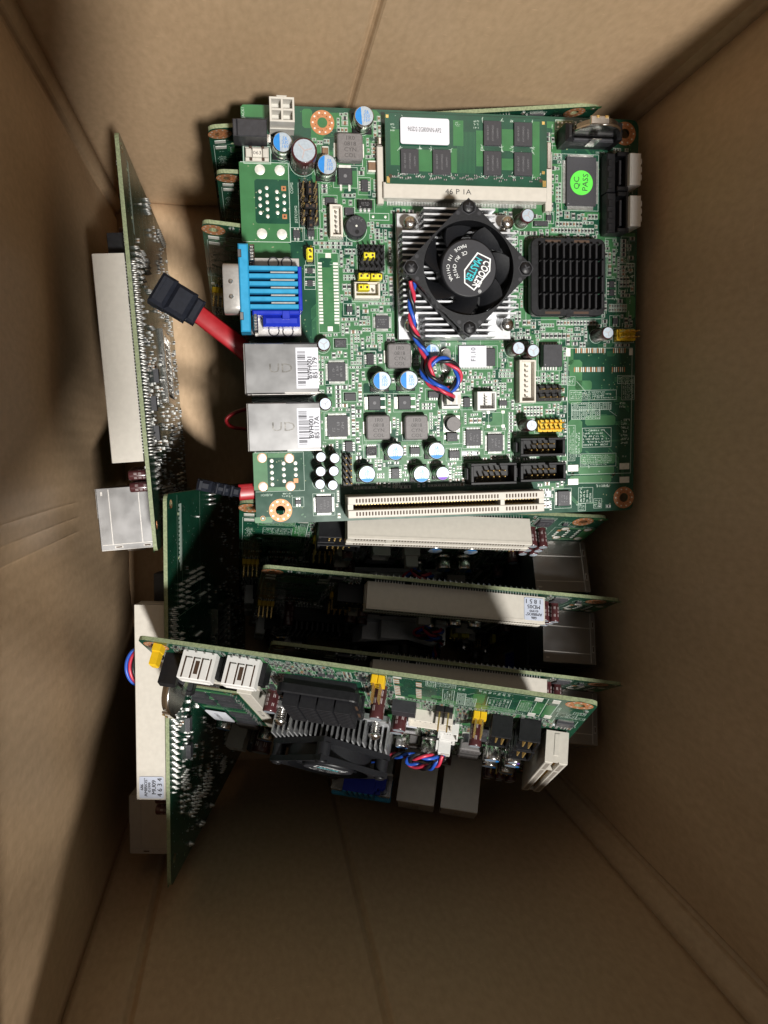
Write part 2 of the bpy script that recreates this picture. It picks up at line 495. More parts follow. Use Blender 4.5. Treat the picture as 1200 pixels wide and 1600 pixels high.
# --- part builders ------------------------------------------------------------------
_cache = {}
def poly_cap(p, h=8.6, r=4.05, ink='capblue', ang=PI, cover=0.35, txt=True):
    key = ('pc', h, r, ink, round(ang, 2), cover)
    if key not in _cache:
        b = MB('chrome', 'captop', ink, 'black', 'chrome')
        b.box(-r, -r, 0, r, r, .9, 'black', .2)
        b.lathe(0, 0, [(r, .9), (r, 1.8), (r * .94, 2.1), (r * .94, 2.5), (r, 2.8), (r, h - .5), (r * .95, h - .12), (r * .9, h)], 'chrome', 28, 'captop')
        # printed segment
        n = 18; a = math.acos(1 - 2 * cover); rr = r * .88
        pts = [(rr * math.cos(ang - a + 2 * a * k / n), rr * math.sin(ang - a + 2 * a * k / n), h + .02) for k in range(n + 1)]
        b.add(pts, [tuple(range(n + 1))], ink)
        if txt:
            for k, t in enumerate(("S&", "330", "16V")):
                b.text(t, rr * .28 * -math.cos(ang), rr * (.42 - .42 * k), h + .02, 1.9, 0, ink, 'C', .9)
        _cache[key] = b.mesh("capacitor")
    o = put("capacitor", _cache[key], board, (p[0], p[1], 0)); occ(p[0] - r, p[1] - r, p[0] + r, p[1] + r)
    silk.ring(p[0], p[1], SZ, r + .35, r + .35 + SW, 'silk', 24)
    return o
def elco(p, h=10, r=2.5, tilt=(0, 0)):
    key = ('el', h, r)
    if key not in _cache:
        b = MB('sleeve', 'captop', 'sleeveprint', 'hole')
        b.lathe(0, 0, [(r * .97, 0), (r * .97, .6), (r * .88, 1.1), (r, 1.7), (r, h - .7), (r * .95, h - .2), (r * .86, h - .02)], 'sleeve', 24)
        b.disc(0, 0, h, r * .84, 'captop', 20)
        for a in (0.4, 2.5, 4.6): b.line(0, 0, r * .62 * math.cos(a), r * .62 * math.sin(a), r * .09, h + .02, 'sleeveprint')
        rr = r + .03                                    # white print round the sleeve
        for k in range(7):
            for j in range(3):
                if (k * 3 + j) % 5 == 0: continue
                z0 = 2.2 + j * (h - 4) / 3; a0 = k * .9
                for q in range(2):
                    a1 = a0 + q * .22
                    b.add([(rr * math.cos(a1), rr * math.sin(a1), z0), (rr * math.cos(a1 + .1), rr * math.sin(a1 + .1), z0),
                           (rr * math.cos(a1 + .1), rr * math.sin(a1 + .1), z0 + (h - 4) / 4.2), (rr * math.cos(a1), rr * math.sin(a1), z0 + (h - 4) / 4.2)], [(0, 1, 2, 3)], 'sleeveprint')
        _cache[key] = b.mesh("electrolytic_capacitor")
    o = put("electrolytic_capacitor", _cache[key], board, (p[0], p[1], 0))
    o.rotation_euler = (tilt[0], tilt[1], R_.uniform(0, 6))
    occ(p[0] - r, p[1] - r, p[0] + r, p[1] + r)
    silk.ring(p[0], p[1], SZ, r + .3, r + .3 + SW, 'silk', 20)
    return o
def inductor(rc, h=5.0):
    x0, y0, x1, y1 = rc; W, H = (x1 - x0) / 2, (y1 - y0) / 2
    b = MB('inductor', 'indprint', 'pad')
    b.box(-W - 1.0, -H * .5, 0, W + 1.0, H * .5, .5, 'pad')
    r = 1.2
    b.prism(rrect(-W, -H, W, H, r), .5, h - .5, 'inductor', smooth=False)
    lo = rrect(-W, -H, W, H, r); hi = rrect(-W + .5, -H + .5, W - .5, H - .5, r * .7)
    n = len(lo)
    b.add([(x, y, h - .5) for x, y in lo] + [(x, y, h) for x, y in hi], [(i, (i + 1) % n, n + (i + 1) % n, n + i) for i in range(n)], 'inductor')
    b.add([(x, y, h) for x, y in hi], [tuple(range(n))], 'inductor')
    for k, t in enumerate(("1R0", "0818", "CYN", "COL")):
        b.text(t, 0, H * .62 - k * H * .42, h + .02, H * .42, 0, 'indprint', 'C', 1.1)
    o = b.build("inductor", board, ((x0 + x1) / 2, (y0 + y1) / 2, 0)); occ(x0 - 1, y0, x1 + 1, y1)
    silk.outline(x0 - .5, y0 - .5, x1 + .5, y1 + .5, SW, SZ, 'silk')
    return o
def chip(rc, sides='', legs=8, h=1.2, name="chip", leg=0.9, prt=True, z=0, par=None, m='chip'):
    """sides: which of N S E W carry legs"""
    x0, y0, x1, y1 = rc; W, H = (x1 - x0) / 2, (y1 - y0) / 2
    b = MB(m, 'tin', 'chipprint')
    b.box(-W, -H, .1, W, H, h, m, .14)
    for sd in sides:
        ln = (2 * W if sd in 'NS' else 2 * H) * .88
        for k in range(legs):
            t = -ln / 2 + ln * (k + .5) / legs; d = ln / legs * .28
            if sd == 'N': q = (t - d, H, t + d, H + leg)
            elif sd == 'S': q = (t - d, -H - leg, t + d, -H)
            elif sd == 'E': q = (W, t - d, W + leg, t + d)
            else: q = (-W - leg, t - d, -W, t + d)
            b.box(q[0], q[1], .08, q[2], q[3], min(.45, h * .4), 'tin')
    b.lathe(-W + min(.8, W * .3), -H + min(.8, H * .3), [(min(.3, W * .12), h + .01), (min(.3, W * .12), h + .02)], 'chipprint', 8)
    if prt and min(W, H) > 1.6:
        b.scribble(-W * .6, -H * .5, W * .7, H * .55, h + .015, 'chipprint', 3, R_, W >= H)
    o = b.build(name, par or board, ((x0 + x1) / 2, (y0 + y1) / 2, z))
    if not par:
        g = leg if sides else .2
        occ(x0 - g, y0 - g, x1 + g, y1 + g)
        silk.outline(x0 - g - .35, y0 - g - .35, x1 + g + .35, y1 + g + .35, SW, SZ, 'silk')
    return o
def mosfet(rc, tab='W'):
    """DPAK: rc is the epoxy body, tab on one side, two leads on the other"""
    x0, y0, x1, y1 = rc; W, H = (x1 - x0) / 2, (y1 - y0) / 2
    b = MB('chip', 'pad', 'chipprint')
    b.box(-W, -H, .1, W, H, 2.2, 'chip', .3)
    if tab == 'W':
        b.box(-W - 1.5, -H * .85, .05, -W, H * .85, .9, 'pad')
        for t in (-.6, .6): b.box(W, t * H - .45, .05, W + 2.2, t * H + .45, .7, 'pad')
    else:
        b.box(-W * .85, H, .05, W * .85, H + 1.5, .9, 'pad')
        for t in (-.6, .6): b.box(t * W - .45, -H - 2.2, .05, t * W + .45, -H, .7, 'pad')
    b.disc(0, 0, 2.22, .7, 'chipprint', 12)
    b.build("transistor", board, ((x0 + x1) / 2, (y0 + y1) / 2, 0)); occ(x0 - 1.6, y0 - 1.6, x1 + 1.6, y1 + 1.6)
    silk.outline(x0 - 1.9, y0 - 1.0, x1 + 2.4, y1 + 1.0, SW, SZ, 'silk')
def pins_header(rc, nx, ny, base='black', hb=2.4, hp=8.4, pin='gold', name="pin_header"):
    x0, y0, x1, y1 = rc; W, H = x1 - x0, y1 - y0
    b = MB(base, pin)
    for i in range(nx):
        for j in range(ny):
            cx = -W / 2 + W * (i + .5) / nx; cy = -H / 2 + H * (j + .5) / ny
            px, py = W / nx * .48, H / ny * .48
            o = .3
            b.prism([(cx - px, cy - py + o), (cx - px + o, cy - py), (cx + px - o, cy - py), (cx + px, cy - py + o),
                     (cx + px, cy + py - o), (cx + px - o, cy + py), (cx - px + o, cy + py), (cx - px, cy + py - o)], .15, hb, base)
            b.box(cx - .3, cy - .3, hb, cx + .3, cy + .3, hp, pin, .2)
    o = b.build(name, board, ((x0 + x1) / 2, (y0 + y1) / 2, 0)); occ(x0, y0, x1, y1)
    silk.outline(x0 - .6, y0 - .6, x1 + .6, y1 + .6, SW, SZ, 'silk')
    return o
def jumper(par, x, y, z, m='lemon', rot=0, L=4.6, Wd=2.3):
    b = MB(m, 'hole')
    b.box(-L / 2, -Wd / 2, 0, L / 2, Wd / 2, 5.0, m, .3)
    for t in (-1.27, 1.27): b.box(t - .45, -.5, 5.0, t + .45, .5, 5.02, 'hole')
    b.box(-L / 2 + .3, Wd / 2, 1, L / 2 - .3, Wd / 2 + .25, 4, m)
    b.box(-.25, -Wd * .3, 5.0, .25, Wd * .3, 5.5, m)
    ox, oy = (par.location.x / MM, par.location.y / MM) if par is not board else (0, 0)
    b.build("jumper_cap", par, (x - ox, y - oy, z), rot)
def box_header(rc, nx=5, par=None):
    """shrouded 2-row header, long in x"""
    x0, y0, x1, y1 = rc; W, H = (x1 - x0) / 2, (y1 - y0) / 2
    b = MB('black', 'gold', 'dull')
    t = 1.1; h = 9.0
    b.box(-W, -H, .2, W, H, 2.6, 'black')
    b.box(-W, -H, 2.6, W, -H + t, h, 'black', .2)
    b.box(-W, H - t, 2.6, -2.4, H, h, 'black', .2); b.box(2.4, H - t, 2.6, W, H, h, 'black', .2)
    b.box(-2.4, H - t, 2.6, 2.4, H - .2, 5.0, 'black')
    b.box(-W, -H + t, 2.6, -W + t + .2, H - t, h - .01, 'black', .2); b.box(W - t - .2, -H + t, 2.6, W, H - t, h - .01, 'black', .2)
    b.box(-W - 1.0, -H * .55, .2, -W, H * .55, 5.5, 'dull', .3)
    o = b.build("box_header", board, ((x0 + x1) / 2, (y0 + y1) / 2, 0)); occ(x0, y0, x1, y1)
    pm = MB('gold'); pm.box(-.32, -.32, 0, .32, .32, 6.2, 'gold', .22); pm = _cache.setdefault('pin', pm.mesh("pin"))
    for i in range(nx):
        for j in range(2):
            if i == 0 and j == 1: continue
            put("pin", pm, o, (-2.54 * (nx - 1) / 2 + 2.54 * i, -1.27 + 2.54 * j, 2.6))
    silk.outline(x0 - .5, y0 - .5, x1 + .5, y1 + .5, SW, SZ, 'silk')
    return o
def wafer(rc, n, m='ivory', h=6.0, along='y', name="wire_connector"):
    x0, y0, x1, y1 = rc; W, H = (x1 - x0) / 2, (y1 - y0) / 2
    b = MB(m, 'tin')
    t = .75
    b.box(-W, -H, .1, W, H, 1.6, m)
    if along == 'y':
        b.box(-W, -H, 1.6, -W + t * 1.6, H, h, m, .15); b.box(W - t, -H, 1.6, W, H, h * .8, m, .15)
        b.box(-W + t * 1.6, -H, 1.6, W - t, -H + t, h - .02, m, .15); b.box(-W + t * 1.6, H - t, 1.6, W - t, H, h - .02, m, .15)
    else:
        b.box(-W, -H, 1.6, W, -H + t * 1.6, h, m, .15); b.box(-W, H - t, 1.6, W, H, h * .8, m, .15)
        b.box(-W, -H + t * 1.6, 1.6, -W + t, H - t, h - .02, m, .15); b.box(W - t, -H + t * 1.6, 1.6, W, H - t, h - .02, m, .15)
    ln = (2 * H if along == 'y' else 2 * W) - 3
    for k in range(n):
        q = -ln / 2 + ln * (k + .5) / n
        c = (.2, q) if along == 'y' else (q, .2)
        b.box(c[0] - .3, c[1] - .3, 1.6, c[0] + .3, c[1] + .3, h * .75, 'tin', .2)
    o = b.build(name, board, ((x0 + x1) / 2, (y0 + y1) / 2, 0)); occ(x0, y0, x1, y1)
    silk.outline(x0 - .5, y0 - .5, x1 + .5, y1 + .5, SW, SZ, 'silk')
    return o

# --- power corner ---------------------------------------------------------------------
x0, y0, x1, y1 = (-73.74,73.89,-64.11,83.13)
b = MB('nylon', 'hole')
W, H = (x1 - x0) / 2, (y1 - y0) / 2
b.box(-W, -H, .2, W, H, 8, 'nylon')
t = .8
for X0, Y0, X1, Y1 in ((-W, -H, W, -H + t), (-W, H - t, W, H), (-W, -H + t, -W + t, H - t), (W - t, -H + t, W, H - t), (-t / 2, -H + t, t / 2, H - t), (-W + t, -t / 2, -t / 2, t / 2), (t / 2, -t / 2, W - t, t / 2)):
    b.box(X0, Y0, 8, X1, Y1, 13, 'nylon', .12)
for sx in (-1, 1):
    for sy in (-1, 1): b.box(sx * W / 2 - .9, sy * H / 2 - 1.2, 8, sx * W / 2 + .9, sy * H / 2 - .4, 9.2, 'hole')
b.box(-W - .01, -H - .5, .2, W + .01, -H, 6.8, 'nylon', .2)
b.box(-2, H, 6, 2, H + 1.1, 12, 'nylon', .3)
b.build("power_socket", board, ((x0 + x1) / 2, (y0 + y1) / 2, 0)); occ(x0, y0, x1, y1)

x0, y0, x1, y1 = (-86.52,68.97,-74.94,75.41)
b = MB('dull', 'black', 'hole', 'chrome')
W, H = (x1 - x0) / 2, (y1 - y0) / 2
b.box(-W, -H - .2, .2, W, H, 11, 'dull', .35)
b.box(-W - .01, -H + .3, 1, -W + 1.2, H - .5, 10, 'black')
b.box(-W - 1.6, -H - .1, .4, -W - .01, H - .1, 10.8, 'dull', .3)
b.box(-W - 1.62, -2.2, 3, -W - 1.6, 2.2, 7.5, 'hole')
b.box(W, -2, .1, W + 1.4, 1, 1.2, 'chrome')
b.build("power_jack", board, ((x0 + x1) / 2, (y0 + y1) / 2, 0)); occ(x0, y0, x1, y1)

x0, y0, x1, y1 = (-83.85,62.66,-74.43,68.09)
b = MB('cream', 'ink', 'chrome', 'ivory')
W, H = (x1 - x0) / 2, (y1 - y0) / 2
b.box(-W, -H, .1, W, H, 1.6, 'cream', .2)
for sx in (-1, 1): b.box(sx * W * .95 - (.0 if sx < 0 else 2.2), -H * .6, 1.6, sx * W * .95 + (2.2 if sx < 0 else 0), H * .6, 3.2, 'cream', .2)
b.box(-W * .38, -H * .62, 1.6, W * .38, H * .62, 3.4, 'ivory', .2)
b.text("063", 0, -.1, 3.42, 1.9, 0, 'ink', 'C', 1.2)
for sx in (-1, 1):
    for sy in (-1, 1): b.box(sx * W * .52 - .5, sy * H * .8 - .5, 1.6, sx * W * .52 + .5, sy * H * .8 + .5, 2.6, 'hole')
b.build("fuse_holder", board, ((x0 + x1) / 2, (y0 + y1) / 2, 0)); occ(x0, y0, x1, y1)
silk.outline(x0 - .8, y0 - .6, x1 + .8, y1 + .9, .25, SZ, 'silk')

poly_cap((-68.99,67.82)); poly_cap((-51.58,59.82), ang=PI * .98); poly_cap((-36.17,78.94), ang=PI * 1.02)
elco((-60.82,63.07), 14, 5.1)
inductor((-46.93,63.02,-36.49,73.70))
mosfet((-46.58,54.49,-40.72,60.85), 'N')
chip((-37.07,52.12,-34.19,56.70), 'WE', 4, 1.4)
chip((-52.16,46.30,-48.21,49.34), 'WE', 4, 1.2)
chip((-44.18,42.39,-40.35,45.35), '', 0, 1.4)
chip((-38.61,44.89,-32.76,48.10), 'NS', 3, 3.0, m='black')
chip((-65.65,33.01,-62.77,36.12), 'NS', 2, 1.0)
chip((-59.77,33.62,-56.82,36.68), 'NS', 2, 1.0)
hd = pins_header((-62.45,37.74,-54.87,54.52), 3, 6)
for yy, mm_ in ((770, 'black'), (895, 'black'), (1020, 'black')):
    p = (-57.58,88.26)
    jumper(hd, (-58.62,50.71)[0], {770: (-58.62,50.71)[1], 895: (-58.82,44.03)[1], 1020: (-59.01,37.81)[1]}[yy], 2.6, 'black', PI / 2 if yy != 895 else 0)
wafer((-50.77,32.73,-45.44,45.32), 5)
x, y = (-39.92,37.04)
b = MB('dull', 'hole', 'pad')
b.lathe(0, 0, [(4.4, .2), (4.4, 4.9), (4.1, 5.5)], 'dull', 32)
b.lathe(0, 0, [(.45, 5.52), (.45, 5.6)], 'pad', 10)
b.disc(.2, -2.3, 5.53, .9, 'black', 12)
for k, t in enumerate("YSG0C"): b.text(t, 3.2 * math.cos(2.5 - k * .42), 3.2 * math.sin(2.5 - k * .42), 5.53, 1.3, .95 - k * .42, 'chipprint')
b.build("buzzer", board, (x, y, 0)); occ(x - 4.4, y - 4.4, x + 4.4, y + 4.4); silk.ring(x, y, SZ, 4.8, 5.0, 'silk', 28)
for rc, vert in (((-52.80,65.73,-50.34,69.22), 1), ((-33.99,59.84,-30.96,64.19), 1)):
    x0, y0, x1, y1 = rc
    b = MB('brown', 'pad'); W, H = (x1 - x0) / 2, (y1 - y0) / 2
    b.box(-W, -H * .72, .1, W, H * .72, 1.9, 'brown', .2); b.box(-W * .98, -H, .08, W * .98, -H * .72, 1.5, 'pad'); b.box(-W * .98, H * .72, .08, W * .98, H, 1.5, 'pad')
    b.build("ceramic_capacitor", board, ((x0 + x1) / 2, (y0 + y1) / 2, 0)); occ(x0, y0, x1, y1); silk.outline(x0 - .4, y0 - .4, x1 + .4, y1 + .4, SW, SZ, 'silk')

# --- unpopulated footprints -----------------------------------------------------------------
pour = MB('pour'); pads = MB('pad', 'copper', 'hole')
def pad(p, r, m='pad', sq=False):
    if sq: pads.box(p[0] - r, p[1] - r, 0, p[0] + r, p[1] + r, .08, m)
    else: pads.lathe(p[0], p[1], [(r, .02), (r * .8, .12), (r * .45, .16)], m, 12)
x0, y0, x1, y1 = (-86.01,31.42,-66.67,62.68)
occ(x0 - 3, y0, x1, y1)
pour.quad(x0 - .5, y0, x1, y1, .02, 'pour')
silk.line(x0, y1, x1, y1, .25, SZ, 'silk'); silk.line(x1, y1, x1, y0, .25, SZ, 'silk'); silk.line(x1, y0, x0, y0, .25, SZ, 'silk')
q = (-80.65,38.69,-66.66,56.15)
dk = MB('mask'); dk.prism(rrect(q[0], q[1], q[2], q[3], 1.2), .022, .034, 'mask', bottom=False)
for p in ((-78.23,59.86), (-70.24,59.84), (-78.28,34.71), (-70.17,34.58)): pad(p, 2.1)
for p in ((-78.54,51.35), (-78.60,48.59), (-78.59,45.82), (-78.55,42.95), (-75.76,52.77), (-75.76,49.91), (-75.71,47.14), (-75.70,44.37), (-75.70,41.59), (-71.67,51.37), (-71.66,48.65), (-71.66,45.87), (-71.65,43.09), (-68.76,49.92), (-68.81,47.15), (-68.85,44.36)): pad(p, .78)
for p in ((-68.88,52.69), (-68.84,41.62)): pad(p, .95, 'copper', True); pads.disc(p[0], p[1], .1, .45, 'hole', 8)
silk.text("COM2", *(-65.65,52.92), SZ, 1.6, PI / 2, 'silk'); silk.text("JSETCOM2", *(-64.21,42.58), SZ, 1.5, PI / 2, 'silk')
silk.text("JACK1", *(-84.18,81.66), SZ, 1.5, PI / 2, 'silk')
x0, y0, x1, y1 = (-84.80,-71.28,-64.21,-54.84)
occ(x0 - 2, y0, x1, y1)
q = (-84.64,-70.60,-79.57,-54.82); pour.quad(q[0] - .8, q[1], q[2], q[3], .02, 'pour')
q = (-79.83,-71.11,-70.13,-69.48); pour.quad(*q, .021, 'pour'); q = (-79.32,-57.00,-69.12,-55.11); pour.quad(*q, .021, 'pour')
silk.line(x0, y0, x1, y0, SW, SZ, 'silk'); silk.line(x1, y0, x1, y1, SW, SZ, 'silk'); silk.line(x0, y1, x1, y1, SW, SZ, 'silk')
for p in ((-81.65,-56.98), (-70.24,-57.38), (-81.67,-69.10), (-70.09,-69.24)): pad(p, 1.8); pads.ring(p[0], p[1], .05, 1.8, 2.05, 'copper', 16)
for p in ((-77.69,-58.27), (-77.77,-60.59), (-77.76,-63.25), (-77.74,-65.74), (-77.72,-68.25), (-72.74,-59.48), (-72.77,-61.92), (-72.74,-64.48), (-72.72,-66.98), (-67.72,-59.51), (-67.69,-62.06), (-67.72,-64.51)): pad(p, .85)
pad((-67.74,-66.97), .95, 'copper', True)
silk.text("AUDIO1", *(-80.19,-72.74), SZ, 1.4, PI, 'silk')
q = (-74.54,-73.96,-68.59,-71.77)
silk.scribble(q[0], q[1], q[2], q[3], SZ, 'silk', 2)
p = (-82.22,-82.62); pad(p, .5); pads.ring(p[0], p[1], .05, .9, 1.1, 'copper', 12)

# --- video connector -----------------------------------------------------------------------
x0, y0, x1, y1 = (-84.54,-6.74,-62.74,24.84)
vx0 = (-87.54,8.53)[0]; yT = (-84.76,24.76)[1]; yB = (-86.03,-7.86)[1]
v = MB('blue', 'royal', 'steel', 'chrome', 'black')
v.X = Matrix.Translation((0, 0, 13.5))
xa = (-83.81,8.56)[0]
v.box(vx0, yB, 1.0, xa, yT, 12.5, 'blue', .5)
ribs = [(225, 260), (285, 320), (345, 380), (405, 440), (465, 500), (525, 560)]
xr0 = xa; xr1 = (-65.38,8.44)[0]
RY = [((-76.22,16.65)[1], (-76.28,15.00)[1]), ((-76.33,13.82)[1], (-76.39,12.16)[1]), ((-76.43,10.98)[1], (-76.49,9.32)[1]), ((-76.53,8.13)[1], (-76.59,6.47)[1]), ((-76.63,5.28)[1], (-76.69,3.61)[1]), ((-76.74,2.42)[1], (-76.80,0.75)[1])]
v.box(xr0, RY[5][1], 2.0, xr1 - .2, RY[0][0], 6.5, 'royal')
for a, c in RY: v.box(xr0 - .1, c, 6.5, xr1, a, 12.5, 'blue', .25)
v.box(xr1, RY[5][1] - .6, 1.5, (-63.91,8.45)[0], RY[0][0], 11.9, 'royal', .3)
for (a, c), (a2, c2) in zip(RY, RY[1:]): v.box(xr0 + 8, a2 + .2, 6.5, xr1 - 1.2, c - .2, 11.6, 'zinc', .2)
q = (-83.05,-1.37,-64.82,0.56); v.box(q[0], q[1], 1.5, q[2], q[3], 10.5, 'royal', .5)
q = (-79.14,-5.50,-64.87,-1.22); v.box(q[0], q[1], 1.0, q[2], q[3] - .05, 9.2, 'royal', 1.2)
q = (-71.75,-2.86,-68.82,0.27); v.box(q[0], q[1], 9.0, q[2], q[3], 10.9, 'royal', .2)
q_b = (-82.55,-8.35,-64.22,21.84); q = (-82.55,-8.35,-64.22,21.84); v.box(q[0], q[1], .1, q[2], q[3], 1.2, 'zinc', .1)
for ry in ((-83.50,18.76,-81.43,25.00), (-82.90,-7.56,-81.05,-0.57)):
    v.box(ry[0], ry[1], 1.0, ry[2], ry[3], 10.5, 'chrome', .5)
    for k in range(5): v.box(ry[0] + .2, ry[1] + .6 + k * 1.15, 10.5, ry[2] - .2, ry[1] + 1.1 + k * 1.15, 10.9, 'steel', .1)
for yy in ((-86.10,21.11)[1], (-86.54,-2.06)[1]): v.box(vx0 - .25, yy - 1.5, 4, vx0 + 1.2, yy + 1.5, 12.7, 'steel', .2)
v.box(vx0 + 1.0, q_b[1] + .6, -13.3, q_b[2] - 2, q_b[3] - .6, .09, 'steel', .2)
v.box(vx0, q_b[1] + 1.5, -13.0, vx0 + 1.0, q_b[3] - 1.5, .5, 'dull', .2)
vo = v.build("video_connector", board)
occ(x0 - 8, y0, x1, y1)
s = MB('steel', 'chrome', 'hole')                            # D-shaped shell poking over the board edge
s.X = Matrix.Translation((0, 0, 13.5))
yc = (RY[0][0] + RY[5][1]) / 2
q = (-90.93,-0.58,-87.10,18.01)
dsh = [(-8.3, 2), (8.3, 2), (7.1, 11), (-7.1, 11)]
hh = (q[3] - q[1]) / 2
prof = rrect(-hh, -4.6, hh, 4.6, 2.4, 4)
n = len(prof)
pts = [(vx0, yc + a, 6.7 + c) for a, c in prof] + [(vx0 - 5.8, yc + a, 6.7 + c) for a, c in prof] + [(vx0 - 6.1, yc + a * .96, 6.7 + c * .94) for a, c in prof]
s.add(pts, [(i, n + i, n + (i + 1) % n, (i + 1) % n) for i in range(n)] + [(n + i, 2 * n + i, 2 * n + (i + 1) % n, n + (i + 1) % n) for i in range(n)], 'zinc', True)
s.add([(vx0 - 6.0, yc + a * .95, 6.7 + c * .93) for a, c in prof], [tuple(range(n))[::-1]], 'royal')
for k in (-1, 1): s.lathe(vx0 - 3.2, yc + k * 2.8 - .5, [(1.0, 11.2), (.9, 11.5), (.5, 11.75)], 'chrome', 10)
s.build("metal_shell", vo)
rg = MB('ink')
for yy in ((-77.58,19.07,-71.10,21.03), (-72.10,19.13,-66.10,21.09), (-77.03,-7.57,-73.01,-4.83), (-72.01,-8.08,-66.96,-4.84)):
    rg.ring((yy[0] + yy[2]) / 2, (yy[1] + yy[3]) / 2, 14.75, 1.8, 2.3, 'ink', 14)
rg.build("ground_tab", vo)

# --- network ports -----------------------------------------------------------------------
LANH = 27.0
def lan(rc, lab, serial):
    x0, y0, x1, y1 = rc; W, H = (x1 - x0) / 2, (y1 - y0) / 2
    cx, cy = (x0 + x1) / 2, (y0 + y1) / 2
    b = MB('steel', 'chrome', 'hole', 'black')
    b.box(-W, -H, .2, W, H, LANH, 'steel', .35)
    b.box(-W - .25, -H + .2, .6, -W, H - .2, LANH - .25, 'zinc', .2)      # bent flange at the outer end
    b.box(-W - .5, -H + 2.2, 3, -W - .25, H - 2.2, 12, 'hole'); b.box(-W - .5, -H + 2.2, 14, -W - .25, H - 2.2, 24, 'hole')
    for sy in (-1, 1):                                   # pressed grooves and spring slots on both sides
        yy = sy * H
        for zz in (8.5, 21.5): b.box(-W + 2.4, min(yy, yy + sy * .14), zz - .2, W - .5, max(yy, yy + sy * .22), zz + .2, 'zinc')
        b.box(-W + 2.2, min(yy, yy + sy * .16), 1, -W + 2.6, max(yy, yy + sy * .24), LANH - 1, 'zinc')
        for zz in (6.5, 19): 
            b.box(-W + .6, min(yy, yy + sy * .12), zz - 1.8, -W + 1.7, max(yy, yy + sy * .12), zz + 1.8, 'zinc')
            b.box(-W + .85, min(yy, yy + sy * .15), zz - 1.3, -W + 1.4, max(yy, yy + sy * .15), zz + 1.3, 'hole')
        b.box(W - 3.2, min(yy, yy + sy * .12), 24.2, W - 1.4, max(yy, yy + sy * .12), 25.0, 'zinc')
    b.box(.8, -H - .06, LANH - .02, W + .05, -H + .5, LANH + .05, 'zinc')
    b.box(.8, H - .5, LANH - .02, W - .3, H + .06, LANH + .05, 'black')
    b.text("UD", -.6, .2, LANH + .015, 5.0, 0, 'chrome', 'C', 1.3)
    o = b.build("network_port", board, (cx, cy, 0)); occ(x0, y0, x1, y1)
    l = MB('paper', 'ink')
    lx0, ly0, lx1, ly1 = lab[0] - cx, lab[1] - cy, lab[2] - cx, lab[3] - cy
    l.box(lx0, ly0, LANH + .03, lx1, ly1, LANH + .12, 'paper')
    z = LANH + .135
    rb = random.Random(int(serial[:4]))
    yy = ly0 + 1.2; bx0, bx1 = lx0 + .6, lx0 + (lx1 - lx0) * .42
    while yy < ly1 - 1.2:
        t = rb.choice((.18, .18, .3, .5)); l.quad(bx0, yy, bx1 + (1.2 if 3 < yy - ly0 < (ly1 - ly0) - 5 else 0), yy + t, z, 'ink'); yy += t + rb.choice((.2, .2, .35, .5))
    l.text("BVH001", lx0 + (lx1 - lx0) * .60, (ly0 + ly1) / 2, z, 2.5, PI / 2, 'ink', 'C', 1.05)
    l.text("BVH001", lx0 + (lx1 - lx0) * .60 + .1, (ly0 + ly1) / 2 + .1, z, 2.5, PI / 2, 'ink', 'C', 1.05)
    for d_ in (0, .13): l.text(serial, lx0 + (lx1 - lx0) * .83 + d_, (ly0 + ly1) / 2, z + d_ * .01, 2.6, PI / 2, 'ink', 'C', 1.05)
    l.build("barcode_label", o)
    return o
lan1 = lan((-86.69,-31.48,-58.60,-12.33), (-67.26,-29.65,-58.60,-14.06), "851179")
lan2 = lan((-86.35,-53.63,-58.31,-34.91), (-67.51,-52.36,-58.47,-37.12), "85117A")

# --- memory ------------------------------------------------------------------------------------
x0, y0, x1, y1 = (-28.43,48.48,41.49,54.75)
b = MB('cream', 'tin', 'ink', 'hole')
x1 = (41.62,48.33)[0]
b.box(x0, y0, .3, x1, y1, 5.4, 'cream', .3)
n = 100
for k in range(n):
    xx = x0 + 2 + (x1 - x0 - 5) * (k + .5) / n
    b.box(xx - .16, y0 - 1.6, .05, xx + .16, y0, .5, 'tin')
b.text("46 P 1A", *(3.01,51.62), 5.42, 3.0, 0, 'ink', 'C', 1.15)
ms = b.build("memory_socket", board)
occ(x0, y0 - 2, x1, y1)
for q, sd in (((-30.56,46.76,-28.02,69.40), -1), ((41.59,45.22,44.59,68.90), 1)):
    a = MB('cream', 'chrome')
    a.box(q[0], q[1], .3, q[2], q[3], 3.4, 'cream', .3)
    a.box(q[0] + (.3 if sd < 0 else .3), q[3], 2.0, q[0] + 1.6 + .3, q[3] + 3.2, 4.8, 'chrome', .4)
    a.box(q[0] + 4.6 * (sd < 0), q[3] - 7, 3.4, q[0] + 4.6 * (sd < 0) + 2.0, q[3] + 3.8, 5.2, 'chrome', .3)
    a.build("socket_arm", ms)
mx0, my1 = (-27.35,81.70); mx1, my0 = (41.30,54.02)
b = MB('mask', 'edge', 'gold', 'pour', 'silk', 'hole', 'resist', 'tin')
b.box(mx0, my0, 4.8, mx1, my1, 5.7, 'edge', 0, 'mask')
q = (-25.28,61.33,-21.57,75.32); b.quad(*q, 5.72, 'pour')
for q in ((1.00,69.69,5.33,79.77), (10.72,61.85,14.01,76.07), (21.72,68.33,26.69,76.99), (-13.67,59.17,-7.76,67.74), (21.68,60.65,26.67,65.26), (35.02,57.37,38.10,80.49), (0.07,58.99,2.51,68.63)): b.quad(*q, 5.72, 'pour')
q = (2.81,58.88,10.44,75.37)
for k in range(14):
    xx = q[0] + (q[2] - q[0]) * k / 14; b.quad(xx, q[1], xx + .12, q[3], 5.72, 'trace')
